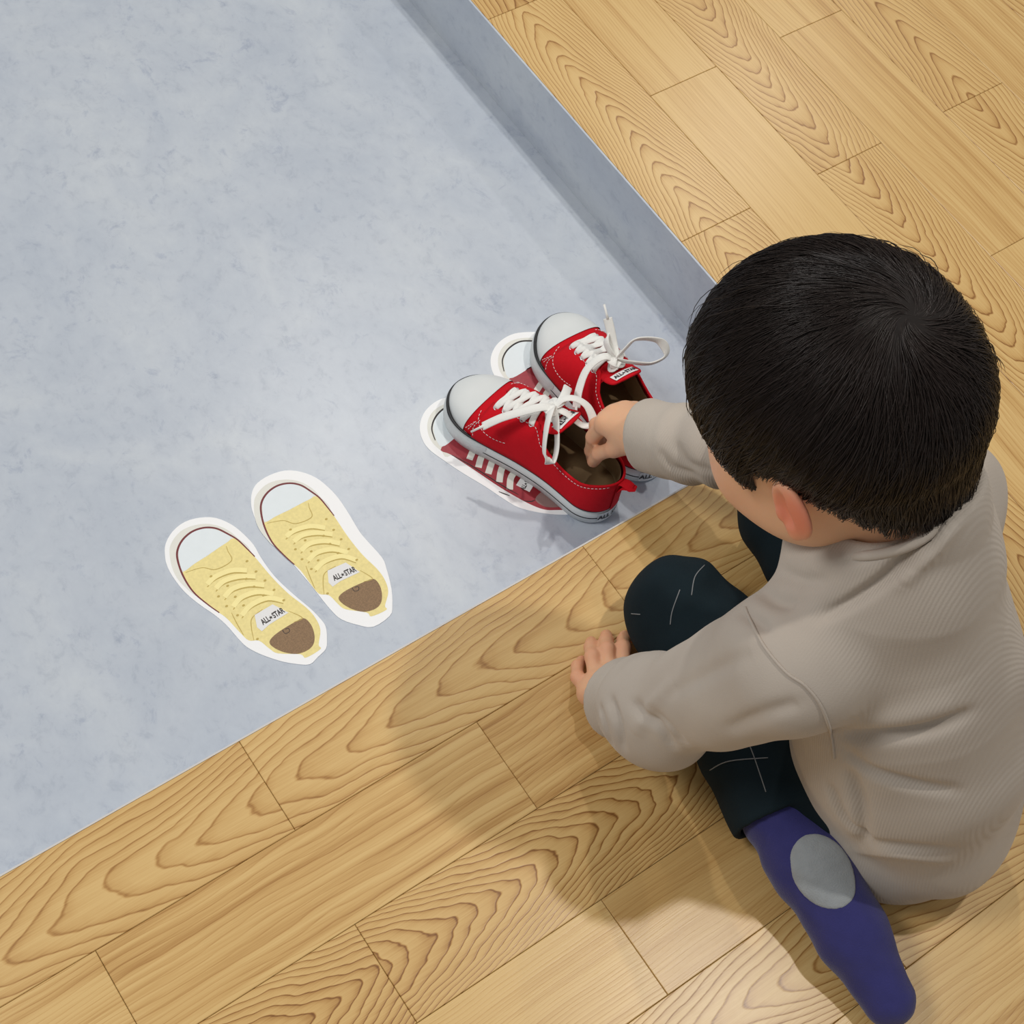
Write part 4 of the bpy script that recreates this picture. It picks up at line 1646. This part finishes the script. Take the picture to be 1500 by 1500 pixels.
def thick(d):
    az = np.arctan2(d[..., 1], d[..., 0])
    el = np.arcsin(np.clip(d[..., 2], -1, 1))
    m = np.clip((el - hairline(az)) / math.radians(26), 0, 1)
    front = np.clip(np.cos(az), 0, 1)
    nape = np.clip(-np.cos(az), 0, 1)
    return .0012 + (.0062 - .0015 * nape) * (m ** .7 * (1 - front * .55) + front * .55)


na, ne = 96, 36
azs = np.linspace(-math.pi, math.pi, na, endpoint=False)
V = []
for k in range(ne):
    t = k / (ne - 1)
    el = hairline(azs) + (math.pi / 2 - hairline(azs)) * t
    d = np.stack([np.cos(el) * np.cos(azs), np.cos(el) * np.sin(azs), np.sin(el)], -1)
    V.append(hw(scalp(d, thick(d) - .0004)))
V = np.concatenate(V)
Q = np.array([(k * na + j, k * na + (j + 1) % na, (k + 1) * na + (j + 1) % na, (k + 1) * na + j) for k in range(ne - 1) for j in range(na)])
hair = quads_obj('hair', V, Q, M_HAIRCAP, person)

NS, NP = 24000, 8
d0 = RNG.normal(size=(NS * 2, 3))
d0 /= np.linalg.norm(d0, axis=1)[:, None]
az = np.arctan2(d0[:, 1], d0[:, 0])
el = np.arcsin(d0[:, 2])
d0 = d0[el > hairline(az) + .02][:NS]
ns = len(d0)
ang = np.arccos(np.clip(d0 @ WH, -1, 1))
length = RNG.uniform(.030, .062, ns)
length *= np.where((d0[:, 0] < -.2) & (d0[:, 2] < .1), .55, 1.0)
clump = .22 * np.sin(d0 @ np.array([31, 17, 23.]) * 1.3) + .18 * np.sin(d0 @ np.array([-11, 27, 14.])) + RNG.normal(0, .05, ns)
lift = np.abs(RNG.normal(0, .0011, ns)) + .0003
fly = (RNG.random(ns) < .004) & (d0[:, 2] > .3)
lift = np.where(fly, RNG.uniform(.003, .007, ns), lift)
path = np.zeros((ns, NP, 3))
d = d0.copy()
low = np.zeros(ns)
for k in range(NP):
    t = k / (NP - 1)
    path[:, k] = scalp(d, thick(d) + lift * math.sin(min(1, t * 1.4) * math.pi * .62) - .0006 * (1 - t) - .0008 * t * t * ~fly)
    away = d * (d @ WH)[:, None] - WH
    away /= np.linalg.norm(away, axis=1)[:, None] + 1e-9
    swirl = np.cross(d, away)
    a_ = np.arccos(np.clip(d @ WH, -1, 1))
    tw = .85 * np.exp(-a_ / .45) + clump * .7
    step = away * np.cos(tw)[:, None] + swirl * np.sin(tw)[:, None]
    ds = (length / (NP - 1) / .085)
    azk = np.arctan2(d[:, 1], d[:, 0])
    elk = np.arcsin(np.clip(d[:, 2], -1, 1))
    stop = elk < hairline(azk) + RNG.normal(-.03, .025, ns)
    d = d + step * (ds * np.where(stop, .12, 1.0))[:, None]
    d /= np.linalg.norm(d, axis=1)[:, None]
path = CEN * 0 + path
W = hw(path.reshape(-1, 3)).reshape(ns, NP, 3)
T = np.gradient(W, axis=1)
T /= np.linalg.norm(T, axis=2, keepdims=True) + 1e-9
nrm = W - HC
nrm -= T * (nrm * T).sum(-1, keepdims=True)
nrm /= np.linalg.norm(nrm, axis=2, keepdims=True) + 1e-9
bi = np.cross(T, nrm)
rad = np.interp(np.linspace(0, 1, NP), [0, .1, .7, 1], [.00020, .00030, .00025, .00004])[None, :, None] * RNG.uniform(.7, 1.25, (ns, 1, 1))
ringv = np.stack([W + rad * (math.cos(a) * nrm + math.sin(a) * bi) for a in (math.pi / 2, math.pi * 7 / 6, math.pi * 11 / 6)], 2)
V = ringv.reshape(-1, 3)
base = (np.arange(ns) * NP * 3)[:, None, None]
kk = (np.arange(NP - 1) * 3)[None, :, None]
jj = np.arange(3)[None, None, :]
j2 = (jj + 1) % 3
Q = np.stack([base + kk + jj, base + kk + j2, base + kk + 3 + j2, base + kk + 3 + jj], -1).reshape(-1, 4)
strands = quads_obj('hair_strands', V, Q, M_HAIR, hair)
tag(strands, kind='stuff')
